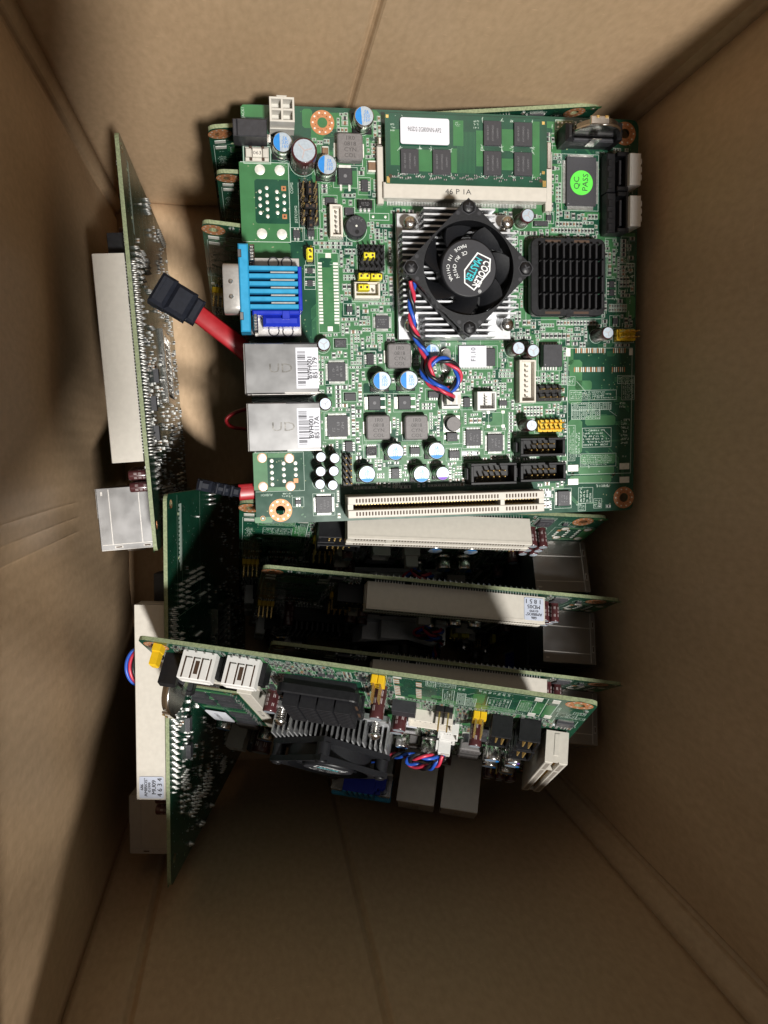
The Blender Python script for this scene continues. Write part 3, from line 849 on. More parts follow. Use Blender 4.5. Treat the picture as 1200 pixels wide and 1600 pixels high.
for k in range(60):
    xx = mx0 + 3 + (mx1 - mx0 - 6) * R_.random(); yy = my0 + 2 + R_.random() * 2.2
    b.box(xx - .5, yy - .25, 5.7, xx + .5, yy + .25, 6.1, 'resist'); b.box(xx - .55, yy - .25, 5.7, xx - .3, yy + .25, 6.12, 'tin'); b.box(xx + .3, yy - .25, 5.7, xx + .55, yy + .25, 6.12, 'tin')
b.quad(mx0 + .3, my0 + .3, mx0 + 1.6, my0 + 2.8, 5.73, 'gold'); b.quad(mx1 - 1.8, my0 + .3, mx1 - .3, my0 + 2.8, 5.73, 'gold')
b.quad(mx0 + .4, my1 - 2, mx0 + 1.5, my1 - .8, 5.73, 'gold'); p = (39.75,79.99); b.quad(p[0] - .6, p[1] - .6, p[0] + .6, p[1] + .6, 5.73, 'gold'); p = (39.80,60.05); b.quad(p[0] - .6, p[1] - .6, p[0] + .6, p[1] + .6, 5.73, 'gold')
for p in ((-25.50,57.00), (38.69,56.80)): b.disc(p[0], p[1], 5.74, .8, 'hole', 14)
mem = b.build("memory_module", board)
occ(mx0, my0, mx1, my1)
CH = [(-21.23,58.03,-13.78,67.55), (-7.90,57.89,-0.37,67.67), (13.73,69.98,21.27,79.73), (26.77,70.20,34.52,79.60), (13.66,58.17,21.23,67.74), (26.75,58.32,34.53,67.65)]
sk = MB('silk')
for q in CH:
    W, H = (q[2] - q[0]) / 2, (q[3] - q[1]) / 2
    c = MB('chip', 'chipprint')
    c.box(-W, -H, 0, W, H, 1.1, 'chip', .12)
    for k, t in enumerate(("SEC 428 BCE7", "K4T1G084QQ", "CAN7P97")): c.text(t, -W * .55 + k * W * .55, 0, 1.12, 1.05, PI / 2, 'chipprint', 'C', .95)
    c.build("memory_chip", mem, ((q[0] + q[2]) / 2, (q[1] + q[3]) / 2, 5.7))
    for sx in (-1, 1):                                   # spidery traces round the chip corners
        for sy in (-1, 1):
            X, Y = (q[0] + q[2]) / 2 + sx * (W + .4), (q[1] + q[3]) / 2 + sy * (H + .4)
            for k in range(5):
                a = R_.uniform(0, 6.28); sk.line(X, Y, X + R_.uniform(.5, 1.5) * math.cos(a), Y + R_.uniform(.5, 1.5) * math.sin(a), .17, 5.75, 'silk')
for q in ((-25.13,74.30,-23.28,77.78), (1.85,77.25,3.74,79.26), (9.71,76.52,11.88,80.30)): sk.scribble(*q, 5.75, 'silk', 3)
for k in range(16):
    xx = R_.uniform(mx0 + 2, mx1 - 2); yy = R_.choice((my1 - 1.2, (my0 + my1) / 2 + .3, my0 + 5.2)); sk.line(xx, yy, xx + R_.uniform(-.6, .6), yy + R_.uniform(-.9, .9), .18, 5.75, 'silk')
sk.build("silkscreen", mem, kind="stuff")
q = (-21.27,69.38,-0.93,79.65)
l = MB('paper', 'ink')
l.prism(rrect(q[0], q[1], q[2], q[3], .9), 6.6, 7.0, 'paper')
for d_ in (0,): l.text("96SD2-2G800NN-AP2", (-11.30,75.17)[0] + d_, (-11.19,75.17)[1], 7.02, 2.5, -.02, 'ink', 'C', .6)
l.build("white_label", mem)

# --- processor cooler ---------------------------------------------------------------------------
fx, fy = (2.17,16.77)
hx0, hy0, hx1, hy1 = (-25.24,-8.84,26.79,42.65)
hx0, hx1 = fx - 25.5, fx + 23.5
HW, HH = (hx1 - hx0) / 2, (hy1 - hy0) / 2
hcx, hcy = (hx0 + hx1) / 2, (hy0 + hy1) / 2
b = MB('alu', 'aluedge', 'chip')
b.box(-15, -15, .1, 15, 15, 2.6, 'chip')
b.box(-HW, -HH, 2.6, HW, HH, 5.2, 'alu', .3, 'aluedge')
hs = b.build("cooler_heatsink", board, (hcx, hcy, 0)); occ(hx0, hy0, hx1, hy1)
tw, th = 9.6, 8.6                                    # bare corner tabs for the screws
def fin_mesh(L, h=9.6, t=.75):
    k = ('fin', round(L, 1))
    if k not in _cache:
        f = MB('alu', 'aluedge'); f.box(-L / 2, -t / 2, 0, L / 2, t / 2, h, 'alu', 0, 'aluedge')
        _cache[k] = f.mesh("fin")
    return _cache[k]
nf = 23
for k in range(nf):
    yy = -HH + .5 + (2 * HH - 1) * k / (nf - 1)
    short = abs(yy) > HH - th
    put("fin", fin_mesh(2 * (HW - tw) if short else 2 * HW - 1.4), hs, (0, yy, 5.2))
for ex, ey in ((285, 222), (988, 222), (288, 962), (988, 958)):
    px, py = {(285, 222): (-18.54,37.39), (988, 222): (22.51,38.15), (288, 962): (-18.93,-3.65), (988, 958): (22.40,-3.38)}[(ex, ey)]
    b = MB('chrome', 'hole')
    pts = [(1.75 * math.cos(a * .7), 1.75 * math.sin(a * .7), 5.2 + a * .11) for a in range(46)]
    b.tube(pts, .28, 'chrome', 5)
    b.lathe(0, 0, [(.9, 5), (.9, 10.2), (2.7, 10.3), (2.7, 11.0), (2.1, 11.9), (1.0, 12.3), (.2, 12.4)], 'chrome', 20)
    b.box(-1.2, -.22, 12.0, 1.2, .22, 12.42, 'hole'); b.box(-.22, -1.2, 12.0, .22, 1.2, 12.42, 'hole')
    b.build("spring_screw", hs, (px - hcx, py - hcy, 0))

# fan: square frame turned on its corner, seven blades, hub with printed badge
FZ0, FZ1 = 15.0, 25.0
fan = MB('fan', 'hole', 'black')
N = 96
def frame_pts(sc_=1.0):
    out = []
    for k in range(N):
        a = 2 * PI * k / N
        r = min(18.95 / max(abs(math.cos(a - PI / 4)), abs(math.sin(a - PI / 4))), 1e9)
        d = (a % (PI / 2)); d = min(d, PI / 2 - d)               # angle from a corner tip
        # rounded tip: circle of radius 3.7 round the bolt at 22.4
        s_ = 23.3 * math.sin(d)
        tip = 23.3 * math.cos(d) + math.sqrt(max(0, 4.1 ** 2 - s_ ** 2)) if s_ < 4.1 else 0
        if tip: r = min(r, max(tip, 18.9)) if s_ < 3.2 else min(r, max(tip, 18.9))
        out.append((r * sc_ * math.cos(a), r * sc_ * math.sin(a)))
    return out
outer = frame_pts()
inner = [(18.25 * math.cos(2 * PI * k / N), 18.25 * math.sin(2 * PI * k / N)) for k in range(N)]
def shell(za, zb, o_, i_):
    vs = [(x, y, za) for x, y in o_] + [(x, y, zb) for x, y in o_] + [(x, y, zb) for x, y in i_] + [(x, y, za) for x, y in i_]
    fs = []
    for k in range(N):
        j = (k + 1) % N
        fs += [(k, j, N + j, N + k), (N + k, N + j, 2 * N + j, 2 * N + k), (2 * N + k, 2 * N + j, 3 * N + j, 3 * N + k), (3 * N + k, 3 * N + j, j, k)]
    fan.add(vs, fs, 'fan')
shell(FZ1 - 2.4, FZ1, outer, inner)
shell(FZ0, FZ0 + 2.4, outer, inner)
ring_o = [(18.8 * math.cos(2 * PI * k / N), 18.8 * math.sin(2 * PI * k / N)) for k in range(N)]
shell(FZ0 + 2.4, FZ1 - 2.4, ring_o, inner)
for q in range(4):
    a = q * PI / 2
    bx, by = 23.3 * math.cos(a), 23.3 * math.sin(a)
    fan.lathe(bx, by, [(3.0, FZ0 + 2.4), (3.0, FZ1 - 2.4)], 'fan', 14)
    fan.disc(bx, by, FZ1 + .02, 3.2, 'dull', 6, a); fan.disc(bx, by, FZ1 + .03, 2.85, 'black', 6, a)
    for s_ in (-1, 1):
        fan.disc(21.4 * math.cos(a + s_ * .20), 21.4 * math.sin(a + s_ * .20), FZ1 + .02, .8, 'dull', 12)
for q in range(4):                                       # struts under the motor
    a = q * PI / 2 + .5
    fan.X = Matrix.Rotation(a, 4, 'Z'); fan.box(5, -1, FZ0 + .2, 18.6, 1, FZ0 + 1.8, 'fan'); fan.X = None
fo = fan.build("cooling_fan", board, (fx, fy, 0))
b = MB('fan')
b.lathe(0, 0, [(11.6, FZ0 + 1.5), (11.6, FZ1 - 1.2), (11.4, FZ1 - .5), (11.0, FZ1 - .1), (10.8, FZ1 - .05)], 'fan', 48)
hub = b.build("fan_hub", fo)
bl = MB('fan')
nu, nv = 7, 5
top_, bot_ = [], []
for i in range(nu + 1):
    r = 11.3 + (17.7 - 11.3) * i / nu
    sweep = -.35 * (i / nu) ** 1.3
    wdt = .62 + .10 * i / nu
    for j in range(nv + 1):
        t = j / nv
        a = sweep - wdt / 2 + wdt * t
        z = FZ0 + 2.2 + (FZ1 - FZ0 - 3.4) * (t ** 0.85) - .8 * (i / nu)
        top_.append((r * math.cos(a), r * math.sin(a), z)); bot_.append((r * math.cos(a + .03), r * math.sin(a + .03), z - .8))
f1 = [(i * (nv + 1) + j, (i + 1) * (nv + 1) + j, (i + 1) * (nv + 1) + j + 1, i * (nv + 1) + j + 1) for i in range(nu) for j in range(nv)]
k0 = len(top_)
f2 = [tuple(k0 + q for q in f[::-1]) for f in f1]
ed = [i * (nv + 1) for i in range(nu + 1)] + [nu * (nv + 1) + j for j in range(1, nv + 1)] + [i * (nv + 1) + nv for i in range(nu - 1, -1, -1)] + [j for j in range(nv - 1, 0, -1)]
f3 = [(ed[i], k0 + ed[i], k0 + ed[(i + 1) % len(ed)], ed[(i + 1) % len(ed)]) for i in range(len(ed))]
bl.add(top_ + bot_, f1 + f2, 'fan', True); bl.add(top_ + bot_, f3, 'fan')
bm_ = bl.mesh("fan_blade")
for k in range(7): put("fan_blade", bm_, fo, (0, 0, 0), 2 * PI * k / 7 + 1.15)
for q in range(4):
    a = q * PI / 2
    b = MB('black', 'hole')
    b.lathe(0, 0, [(2.5, 0), (2.5, .35), (2.0, .75), (.6, .95)], 'black', 16)
    b.box(-1.4, -.25, .55, 1.4, .25, .96, 'dull'); b.box(-.25, -1.4, .55, .25, 1.4, .965, 'dull')
    b.build("frame_screw", fo, (23.3 * math.cos(a), 23.3 * math.sin(a), FZ1), .4 + q)
st = MB('ink', 'badge', 'teal', 'fan')
zt = FZ1
st.lathe(0, 0, [(10.8, zt - .05), (10.8, zt + .05)], 'fan', 48, 'ink')
# pixel offsets in the close-up are (x right, y down); scale there is 17.6 per millimetre
def hp(ex, ey): return ((ex - 706) / 18.2, -(ey - 548) / 18.2)
hexo = [(768, 437), (868, 482), (862, 570), (742, 708), (668, 655), (668, 562)]
hexi = [(772, 448), (858, 488), (853, 565), (740, 695), (677, 650), (677, 567)]
pts = [hp(*q) for q in hexo]; st.add([(x, y, zt + .07) for x, y in pts][::-1], [tuple(range(6))], 'badge')
pts = [hp(*q) for q in hexi]; st.add([(x, y, zt + .09) for x, y in pts][::-1], [tuple(range(6))], 'ink')
A_ = math.radians(-118)
for d in (0, 2.2, 4.4): st.text("COOLER", *hp(797 + d, 590 + d * .4), zt + .11 + d * .002, 4.2, A_, 'badge', 'C', .68)
for d in (0, 2.2, 4.4): st.text("MASTER", *hp(737 + d, 557 + d * .4), zt + .11 + d * .002, 4.2, A_, 'teal', 'C', .66)
st.text("®", *hp(783, 712), zt + .07, 1.9, A_, 'badge')
def arc(txt, r, a0, da, size):
    for k, ch in enumerate(txt):
        if ch != ' ':
            a = a0 + da * k; st.text(ch, r * math.cos(a), r * math.sin(a), zt + .07, size, a + PI / 2, 'badge')
arc("MADE IN CHINA", 8.5, math.radians(101), math.radians(9.2), 1.9)
arc("CE RU CM12V", 5.9, math.radians(103), math.radians(11.4), 2.0)
st.build("badge_sticker", fo)

# fan leads, twisted, looped and plugged in
lead = [((-19.60,12.62), 20), ((-19.40,6.82), 16), ((-18.83,-4.81), 14), ((-15.85,-10.26), 12), ((-12.97,-16.80), 11), ((-14.13,-21.51), 11), ((-12.02,-26.26), 11.5), ((-7.44,-30.01), 12), ((-2.50,-29.81), 12), ((0.57,-25.86), 12.5),
        ((-0.19,-21.70), 13), ((-3.71,-18.79), 14), ((-8.59,-17.81), 14.5), ((-12.14,-19.77), 15), ((-11.93,-24.22), 15.5), ((-8.72,-27.94), 15.5), ((-4.94,-31.15), 14), ((-1.72,-33.80), 11)]
def spline(pts, n=10):
    out = []
    P_ = [Vector(p) for p in pts]
    for i in range(len(P_) - 1):
        p0, p1, p2, p3 = P_[max(i - 1, 0)], P_[i], P_[i + 1], P_[min(i + 2, len(P_) - 1)]
        for k in range(n):
            t = k / n
            out.append(0.5 * ((2 * p1) + (p2 - p0) * t + (2 * p0 - 5 * p1 + 4 * p2 - p3) * t * t + (3 * p1 - p0 - 3 * p2 + p3) * t ** 3))
    out.append(P_[-1])
    return out
cl = spline([(x, y, z) for (x, y), z in lead], 9)
wires = empty("wire_bundle"); wires.parent = board
for w_, (m_, ph) in enumerate((('wred', 0), ('wblue', 2.09), ('wblack', 4.19))):
    pts = []
    s_ = 0
    for i, p in enumerate(cl):
        t = (cl[min(i + 1, len(cl) - 1)] - cl[max(i - 1, 0)]).normalized()
        a = t.cross(Vector((0, 0, 1))).normalized(); c = a.cross(t)
        if i: s_ += (p - cl[i - 1]).length
        ang = ph + s_ * .42
        pts.append(tuple(p + (a * math.cos(ang) + c * math.sin(ang)) * .95))
    b = MB(m_); b.tube(pts, .82, m_, 7); b.build("wire", wires)
q = (-4.92,-37.80,3.00,-29.88)
wafer(q, 3, 'white', 5, 'x', "fan_connector")
b = MB('white', 'hole'); W, H = (q[2] - q[0]) / 2, (q[3] - q[1]) / 2
b.box(-W + .9, -H + 1.6, 2, W - .9, H - .9, 10.5, 'white', .3)
for k in (-1, 0, 1): b.box(k * 2.3 - .8, -H + 1.9, 10.5, k * 2.3 + .8, H - 2.2, 10.52, 'nylon')
b.box(-W + 1.2, H - .9, 5, W - 1.2, H + .3, 9, 'white', .2)
b.build("fan_plug", board, ((q[0] + q[2]) / 2, (q[1] + q[3]) / 2, 0))

# --- chipset heatsink ------------------------------------------------------------------------
q = (33.76,0.76,67.04,33.17)
W, H = (q[2] - q[0]) / 2, (q[3] - q[1]) / 2
b = MB('anod', 'black', 'hole')
b.box(-W + 2, -H + 2, .1, W - 2, H - 2, 4.5, 'anod')
o_ = rrect(-W, -H, W, H, 3.2, 5); i_ = rrect(-W + 3.6, -H + 2.9, W - 1.0, H - 2.2, .8, 5)
n = len(o_)
for za, zb in ((4.0, 7.6),):
    vs = [(x, y, za) for x, y in o_] + [(x, y, zb - .5) for x, y in o_] + [(x * .985, y * .985, zb) for x, y in o_] + [(x, y, zb) for x, y in i_] + [(x, y, za) for x, y in i_]
    fs = []
    for k in range(n):
        j = (k + 1) % n
        for r_ in range(4): fs.append((r_ * n + k, r_ * n + j, (r_ + 1) * n + j, (r_ + 1) * n + k))
    b.add(vs, fs, 'black')
for sy in (-1, 1):
    for xx in (-W * .42, W * .35): b.box(xx - 3.4, sy * (H - 1.35) - .5, 7.6, xx + 3.4, sy * (H - 1.35) + .5, 7.63, 'hole')
    b.box(-1, sy * (H - .2) - .8, 1, 1, sy * (H - .2) + .8, 7.7, 'black', .2)
ch = b.build("black_heatsink", board, ((q[0] + q[2]) / 2, (q[1] + q[3]) / 2, 0)); occ(*q)
fm = MB('anod'); fm.box(-.5, -3.1, 0, .5, 3.1, 7.6, 'anod', .2); fm = fm.mesh("fin")
for i in range(10):
    for j in range(4):
        put("fin", fm, ch, (-W + 4.2 + (2 * W - 7.4) * i / 9, -H + 5.6 + (2 * H - 11.8) * j / 3, 4.5))

# --- battery, sata, big chip ---------------------------------------------------------------------
bx, by = (60.35,75.75)
b = MB('black', 'dull', 'chrome')
b.box(-12, -3.6, .1, 11, 3.0, 4.5, 'black', .3); b.box(-12.5, -4.2, .1, -9, 3.2, 11, 'black', 1.2); b.box(9.2, -3.8, .1, 11.5, 3.2, 13, 'black', 1.0)
b.box(-9, -3.9, 4.5, 9, -2.2, 9.5, 'dull', .6)
b.box(-2, -4.1, 4, 2, -3.8, 13, 'chrome', .1)
b.box(-6.5, -1.6, 20.6, 1.5, 1.9, 21.7, 'chrome', .4)
b.box(-.5, 1.0, 21.7, .8, 1.9, 22.1, 'gold', .2); b.box(-4.2, 1.0, 21.7, -2.9, 1.9, 22.1, 'gold', .2)
bh = b.build("battery_holder", board, (bx, by, 0)); occ(bx - 13, by - 5, bx + 12, by + 4)
b = MB('chrome', 'steel')
b.X = Matrix.Translation((0, 0, 11.5)) @ Matrix.Rotation(PI / 2, 4, 'X')
b.lathe(0, 0, [(8.4, -1.7), (9.0, -1.5), (9.1, .2), (9.9, .5), (10.0, 1.5), (9.6, 1.75)], 'chrome', 40, 'chrome')
b.add([(8.4 * math.cos(2 * PI * k / 40), 8.4 * math.sin(2 * PI * k / 40), -1.7) for k in range(40)], [tuple(range(39, -1, -1))], 'steel')
b.X = None
b.build("coin_cell", bh)
silk.text("BATH1", *(67.56,70.89), SZ, 1.4, PI, 'silk')
for q, ql in (((67.68,52.85,76.58,68.76), (76.02,54.44,80.91,67.42)), ((67.89,35.80,77.01,52.48), (76.40,37.65,81.20,50.26))):
    W, H = (q[2] - q[0]) / 2, (q[3] - q[1]) / 2
    b = MB('black', 'dull', 'gold')
    b.box(-W, -H, .2, W, H, 2, 'black')
    b.box(-W, -H, 2, -W * .1, H, 6.5, 'black', .4)
    for k in range(3): b.box(-W + .4, -H + 1 + k * (2 * H - 2) / 3, 6.5, -W * .5, -H + 1 + (k + .6) * (2 * H - 2) / 3, 7.2, 'black', .2)
    b.box(W * .72, -H, 2, W, H, 8.5, 'black', .3)
    b.box(-W * .1, -H, 2, W * .72, -H + 1.8, 8.5, 'black', .3); b.box(-W * .1, H - 1.8, 2, W * .72, H, 8.5, 'black', .3)
    b.box(W * .2, -H + 3, 2, W * .42, H - 3, 7.0, 'dull', .2)
    so_ = b.build("data_socket", board, ((q[0] + q[2]) / 2, (q[1] + q[3]) / 2, 0)); occ(*q)
    W, H = (ql[2] - ql[0]) / 2, (ql[3] - ql[1]) / 2
    b = MB('white', 'hole', 'tin')
    b.box(-W, -H, .2, W, H, 11, 'white', .25)
    xo = W
    for k in range(4):
        y_ = -H + 1.6 + k * (2 * H - 3.2) / 3
        b.box(xo, y_ - .28, 2.6, xo + .05, y_ + .28, 10.6, 'hole')
    for k in range(3):
        y_ = -H + 1.6 + (k + .5) * (2 * H - 3.2) / 3
        b.box(xo, y_ - 1.1, 3.2, xo + .5, y_ + 1.1, 10.9, 'white', .2)
    b.box(xo + .5, -1.0, 4.0, xo + .52, .6, 9.0, 'hole')
    for k in range(4): b.box(xo, -H + 1 + k * (2 * H - 2) / 3.3, .3, xo + .9, -H + 1.6 + k * (2 * H - 2) / 3.3, 1.0, 'tin')
    b.box(-W + .5, -H + 1, 11, -W + 1.3, H - 1, 11.3, 'white', .1)
    b.build("power_latch", board, ((ql[0] + ql[2]) / 2, (ql[1] + ql[3]) / 2, 0)); occ(*ql)
big = chip((51.74,48.17,65.11,68.33), 'NSEW', 34, 1.7, leg=1.35, prt=False)
q = (51.74,48.17,65.11,68.33)
b = MB('green', 'ink')
b.lathe(0, 0, [(5.1, 1.72), (5.1, 1.82)], 'green', 40)
b.text("QC", -2.3, -.2, 1.84, 3.5, PI / 2, 'ink', 'C', 1.0); b.text("PASS", 1.6, .1, 1.84, 3.5, PI / 2 - .05, 'ink', 'C', 1.0)
p = (58.36,57.67)
b.build("round_sticker", big, (p[0] - (q[0] + q[2]) / 2, p[1] - (q[1] + q[3]) / 2, 0))
q = (47.55,80.03,54.72,83.43)
for i in range(4):
    for j in range(2): pad((q[0] + (q[2] - q[0]) * (i + .5) / 4, q[1] + (q[3] - q[1]) * (j + .5) / 2), .55)
pour.quad(*q, .021, 'edge'); silk.outline(q[0] - .4, q[1] - .4, q[2] + .4, q[3] + .4, .25, SZ, 'silk'); occ(*q)

# --- expansion slot -----------------------------------------------------------------------------
x0, y0, x1, y1 = (-47.12,-82.54,37.75,-73.44)
W, H, ZS = (x1 - x0) / 2, 4.45, 13.6
scx, scy = (x0 + x1) / 2, (y0 + y1) / 2
b = MB('cream', 'hole', 'tin', 'gold')
kx = (19.19,-78.05)[0] - scx
b.box(-W, -H, .9, W, H, 4.5, 'cream')
b.box(-W, 1.15, 4.5, W, H, ZS, 'cream', .25); b.box(-W, -H, 4.5, W, -1.15, ZS, 'cream', .25)
b.box(-W, -1.15, 4.5, -W + 2.2, 1.15, ZS - .6, 'cream'); b.box(W - 2.2, -1.15, 4.5, W, 1.15, ZS - .6, 'cream'); b.box(kx - .9, -1.15, 4.5, kx + .9, 1.15, ZS - .3, 'cream')
for sx in (-1, 1): b.box(sx * W - (.3 if sx > 0 else .0), -1.0, 2.0, sx * W + (.0 if sx > 0 else .3) + sx * .25, 1.0, ZS - 3, 'cream', .1)
nc = 60
for k in range(nc):
    xx = -W + 3.0 + (2 * W - 6) * (k + .5) / nc
    if abs(xx - kx) < 1.1: continue
    for sy in (-1, 1):
        b.quad(xx - .32, sy * 2.75 - .8, xx + .32, sy * 2.75 + .8, ZS + .02, 'hole')
        b.box(xx - .2, sy * 1.15 - .02 - (.35 if sy > 0 else 0), 5, xx + .2, sy * 1.15 + (.35 if sy < 0 else 0) + .02, ZS - 1.8, 'gold')
    if k % 1 == 0:
        for sy in (-1, 1): b.box(xx - .22, sy * H * .92 - .2, -.1, xx + .22, sy * H * .92 + .2, .95, 'tin')
b.quad(-W + 2.2, -1.14, W - 2.2, 1.14, 4.52, 'hole')
b.box(-W + .5, -H - .12, ZS - 1.6, W - .5, -H, ZS - .9, 'cream'); b.box(-W + .5, H, ZS - 1.6, W - .5, H + .12, ZS - .9, 'cream')
slot = b.build("expansion_slot", board, (scx, scy, 0)); occ(x0, y0, x1, y1, 1.5)

# --- remaining capacitors, coils, chips and connectors ------------------------------------------
for p in ((-54.68,-10.61), (-54.74,-34.95)): elco(p, 6.5, 2.75)
for p in ((-57.44,-56.86), (-51.71,-57.53), (-57.72,-62.85), (-52.23,-62.85), (-58.14,-68.17), (-52.82,-68.71)): elco(p, 9.5, 2.25)
elco((31.77,41.57), 9.5, 3.0)
elco((27.70,-12.86), 9.5, 2.9); elco((34.22,-13.97), 9.5, 2.9)
x, y = (67.36,-6.63); elco((x - 1.0, y - .3), 12.5, 2.7)
elco((32.99,-45.59), 11, 2.6)
poly_cap((-31.08,-25.90)); poly_cap((-19.70,-25.76)); poly_cap((-9.54,-13.96), r=3.2)
for p in ((-25.96,-55.52), (-8.22,-55.51), (-14.84,-65.28), (-38.23,-64.61)): poly_cap(p, 8.6, 3.7, 'capblue', -PI / 2, .22)
poly_cap((-5.67,-65.27), 8.6, 3.0, 'purple', -PI / 2, .22, False)
for q in ((-27.88,-20.43,-17.77,-10.20), (-37.49,-50.31,-27.37,-40.08), (-21.03,-50.67,-11.04,-40.37)): inductor(q)
mosfet((-36.16,-37.84,-30.89,-31.75)); mosfet((-23.26,-37.78,-17.81,-31.92))
for q, sd, n_, h_ in (((-49.73,-11.42,-44.87,-7.98), '', 0, 1.2), ((-36.27,-18.68,-33.54,-13.98), 'WE', 4, 1.5), ((-52.91,-25.49,-45.44,-17.61), 'NSEW', 16, 1.0), ((-60.23,18.87,-58.01,21.09), 'WE', 3, 1.0), ((-60.39,13.70,-58.16,16.18), 'WE', 3, 1.0), ((-44.35,3.18,-41.81,5.60), 'NS', 2, 1.0),
    ((-32.19,-3.63,-26.50,1.71), 'NSEW', 11, 1.2), ((-53.82,-48.79,-45.04,-39.82), 'NSEW', 16, 1.0), ((-46.15,-33.61,-41.35,-30.49), '', 0, 1.2), ((-46.41,-55.26,-43.23,-50.85), 'WE', 4, 1.5), ((-37.10,-57.15,-32.78,-53.42), 'NS', 4, 1.4), ((-68.34,-77.03,-65.85,-75.22), 'NS', 2, 1.0), ((-59.62,-81.16,-52.67,-74.00), 'NSEW', 12, 1.4),
    ((-36.28,-18.68,-33.32,-14.25), 'WE', 4, 1.5), ((-37.38,-57.03,-33.06,-53.80), 'NS', 4, 1.4), ((-18.30,-56.96,-14.02,-54.14), 'NS', 4, 1.4), ((-1.03,-59.17,3.61,-55.94), 'NS', 4, 1.4), ((-26.67,-67.35,-23.19,-62.92), 'WE', 4, 1.5), ((-9.89,-32.93,-5.33,-30.15), 'S', 4, 1.4),
    ((5.65,-37.10,8.51,-33.08), 'WE', 3, 1.4), ((21.62,-36.81,25.28,-34.59), 'NS', 3, 1.2), ((6.54,-53.97,13.34,-46.95), 'NSEW', 9, 1.2), ((16.21,-56.72,23.19,-49.16), 'NSEW', 12, 1.4), ((48.57,-81.80,54.18,-75.17), 'WE', 14, 1.4), ((-2.14,-51.80,2.65,-48.14), 'WE', 1, 2.0),
    ((43.01,42.08,45.43,44.31), 'NS', 3, 1.0), ((37.39,39.61,43.59,41.48), '', 0, 1.4), ((72.17,14.06,74.26,16.80), 'WE', 2, 1.0), ((72.22,10.48,74.30,13.23), 'WE', 2, 1.0), ((73.87,-1.67,76.26,0.82), 'NS', 3, 1.0)):
    chip(q, sd, n_, h_)
chip((40.44,-20.37,48.94,-10.89), 'NS', 6, 4.8, "film_connector", 1.2, False, m='dull')
x, y = (0.39,-44.29)
b = MB('dull', 'inductor'); b.lathe(0, 0, [(3.3, .2), (3.3, .8), (2.9, 1.2), (2.9, 3.6), (3.2, 4.0), (3.0, 4.3)], 'dull', 24, 'inductor'); b.box(-3.6, -3.6, .08, 3.6, 3.6, .3, 'pad'); b.build("coil", board, (x, y, 0)); occ(x - 3.6, y - 3.6, x + 3.6, y + 3.6)
# firmware chip with its paper label
fw = chip((3.74,-19.62,19.86,-12.11), 'NS', 20, 1.5, leg=1.0, prt=False)
q = (3.74,-19.62,19.86,-12.11); ql = (3.67,-20.18,15.77,-11.05)
b = MB('paper', 'ink'); cx, cy = (q[0] + q[2]) / 2, (q[1] + q[3]) / 2
b.box(ql[0] - cx, ql[1] - cy, 1.52, ql[2] - cx, ql[3] - cy, 1.64, 'paper')
b.text("F1.10", (9.91,-14.74)[0] - cx, (9.91,-14.74)[1] - cy, 1.66, 2.9, PI / 2, 'ink', 'C', .95)
b.build("version_label", fw)
# crystal can
x0, y0, x1, y1 = (-4.25,-22.02,-0.10,-11.99)
b = MB('chrome'); r_ = (x1 - x0) / 2
lo = rrect(-r_, -(y1 - y0) / 2, r_, (y1 - y0) / 2, r_ * .98, 6)
b.prism(lo, .1, .5, 'chrome'); b.prism([(a * .88, c * .94) for a, c in lo], .5, 3.2, 'chrome', smooth=True); b.prism([(a * .8, c * .9) for a, c in lo], 3.2, 3.5, 'chrome')
b.build("crystal", board, ((x0 + x1) / 2, (y0 + y1) / 2, 0)); occ(x0, y0, x1, y1); silk.prism([(a * 1.15 + (x0 + x1) / 2, c * 1.08 + (y0 + y1) / 2) for a, c in lo], SZ - .01, SZ, 'silk', bottom=False)
wafer((10.45,-38.74,19.24,-30.74), 4, 'white', 6, 'y')
wafer((29.26,-35.71,37.04,-17.50), 7, 'ivory', 6, 'y')
# headers and jumpers beside the cooler
h1 = pins_header((-38.86,19.91,-28.12,30.24), 5, 4, pin='dull')
jumper(h1, *(-35.06,25.11), 2.6)
h2 = pins_header((-39.41,15.85,-28.97,19.23), 4, 1)
jumper(h2, *(-37.36,16.78), 2.6); jumper(h2, *(-32.27,16.67), 2.6)
w1 = wafer((-41.39,8.05,-30.73,14.86), 4, 'ivory', 6, 'x')
jumper(w1, *(-37.64,12.18), 3.0)
h3 = pins_header((-60.35,22.83,-57.52,29.36), 1, 3); jumper(h3, *(-59.36,25.41), 2.6, 'lemon', PI / 2)
pins_header((-47.78,-69.71,-43.80,-56.35), 2, 5); pins_header((38.21,-35.32,49.67,-28.25), 4, 2)
pins_header((38.59,-48.61,49.63,-43.26), 5, 2, 'yellow', 3.0, 9, 'gold'); pins_header((74.68,-9.26,83.50,-4.26), 4, 2, 'yellow', 3.0, 9, 'gold')
for q in ((28.66,-58.95,48.89,-50.99), (28.65,-69.98,49.27,-61.78), (6.58,-70.58,26.95,-61.38)): box_header(q)
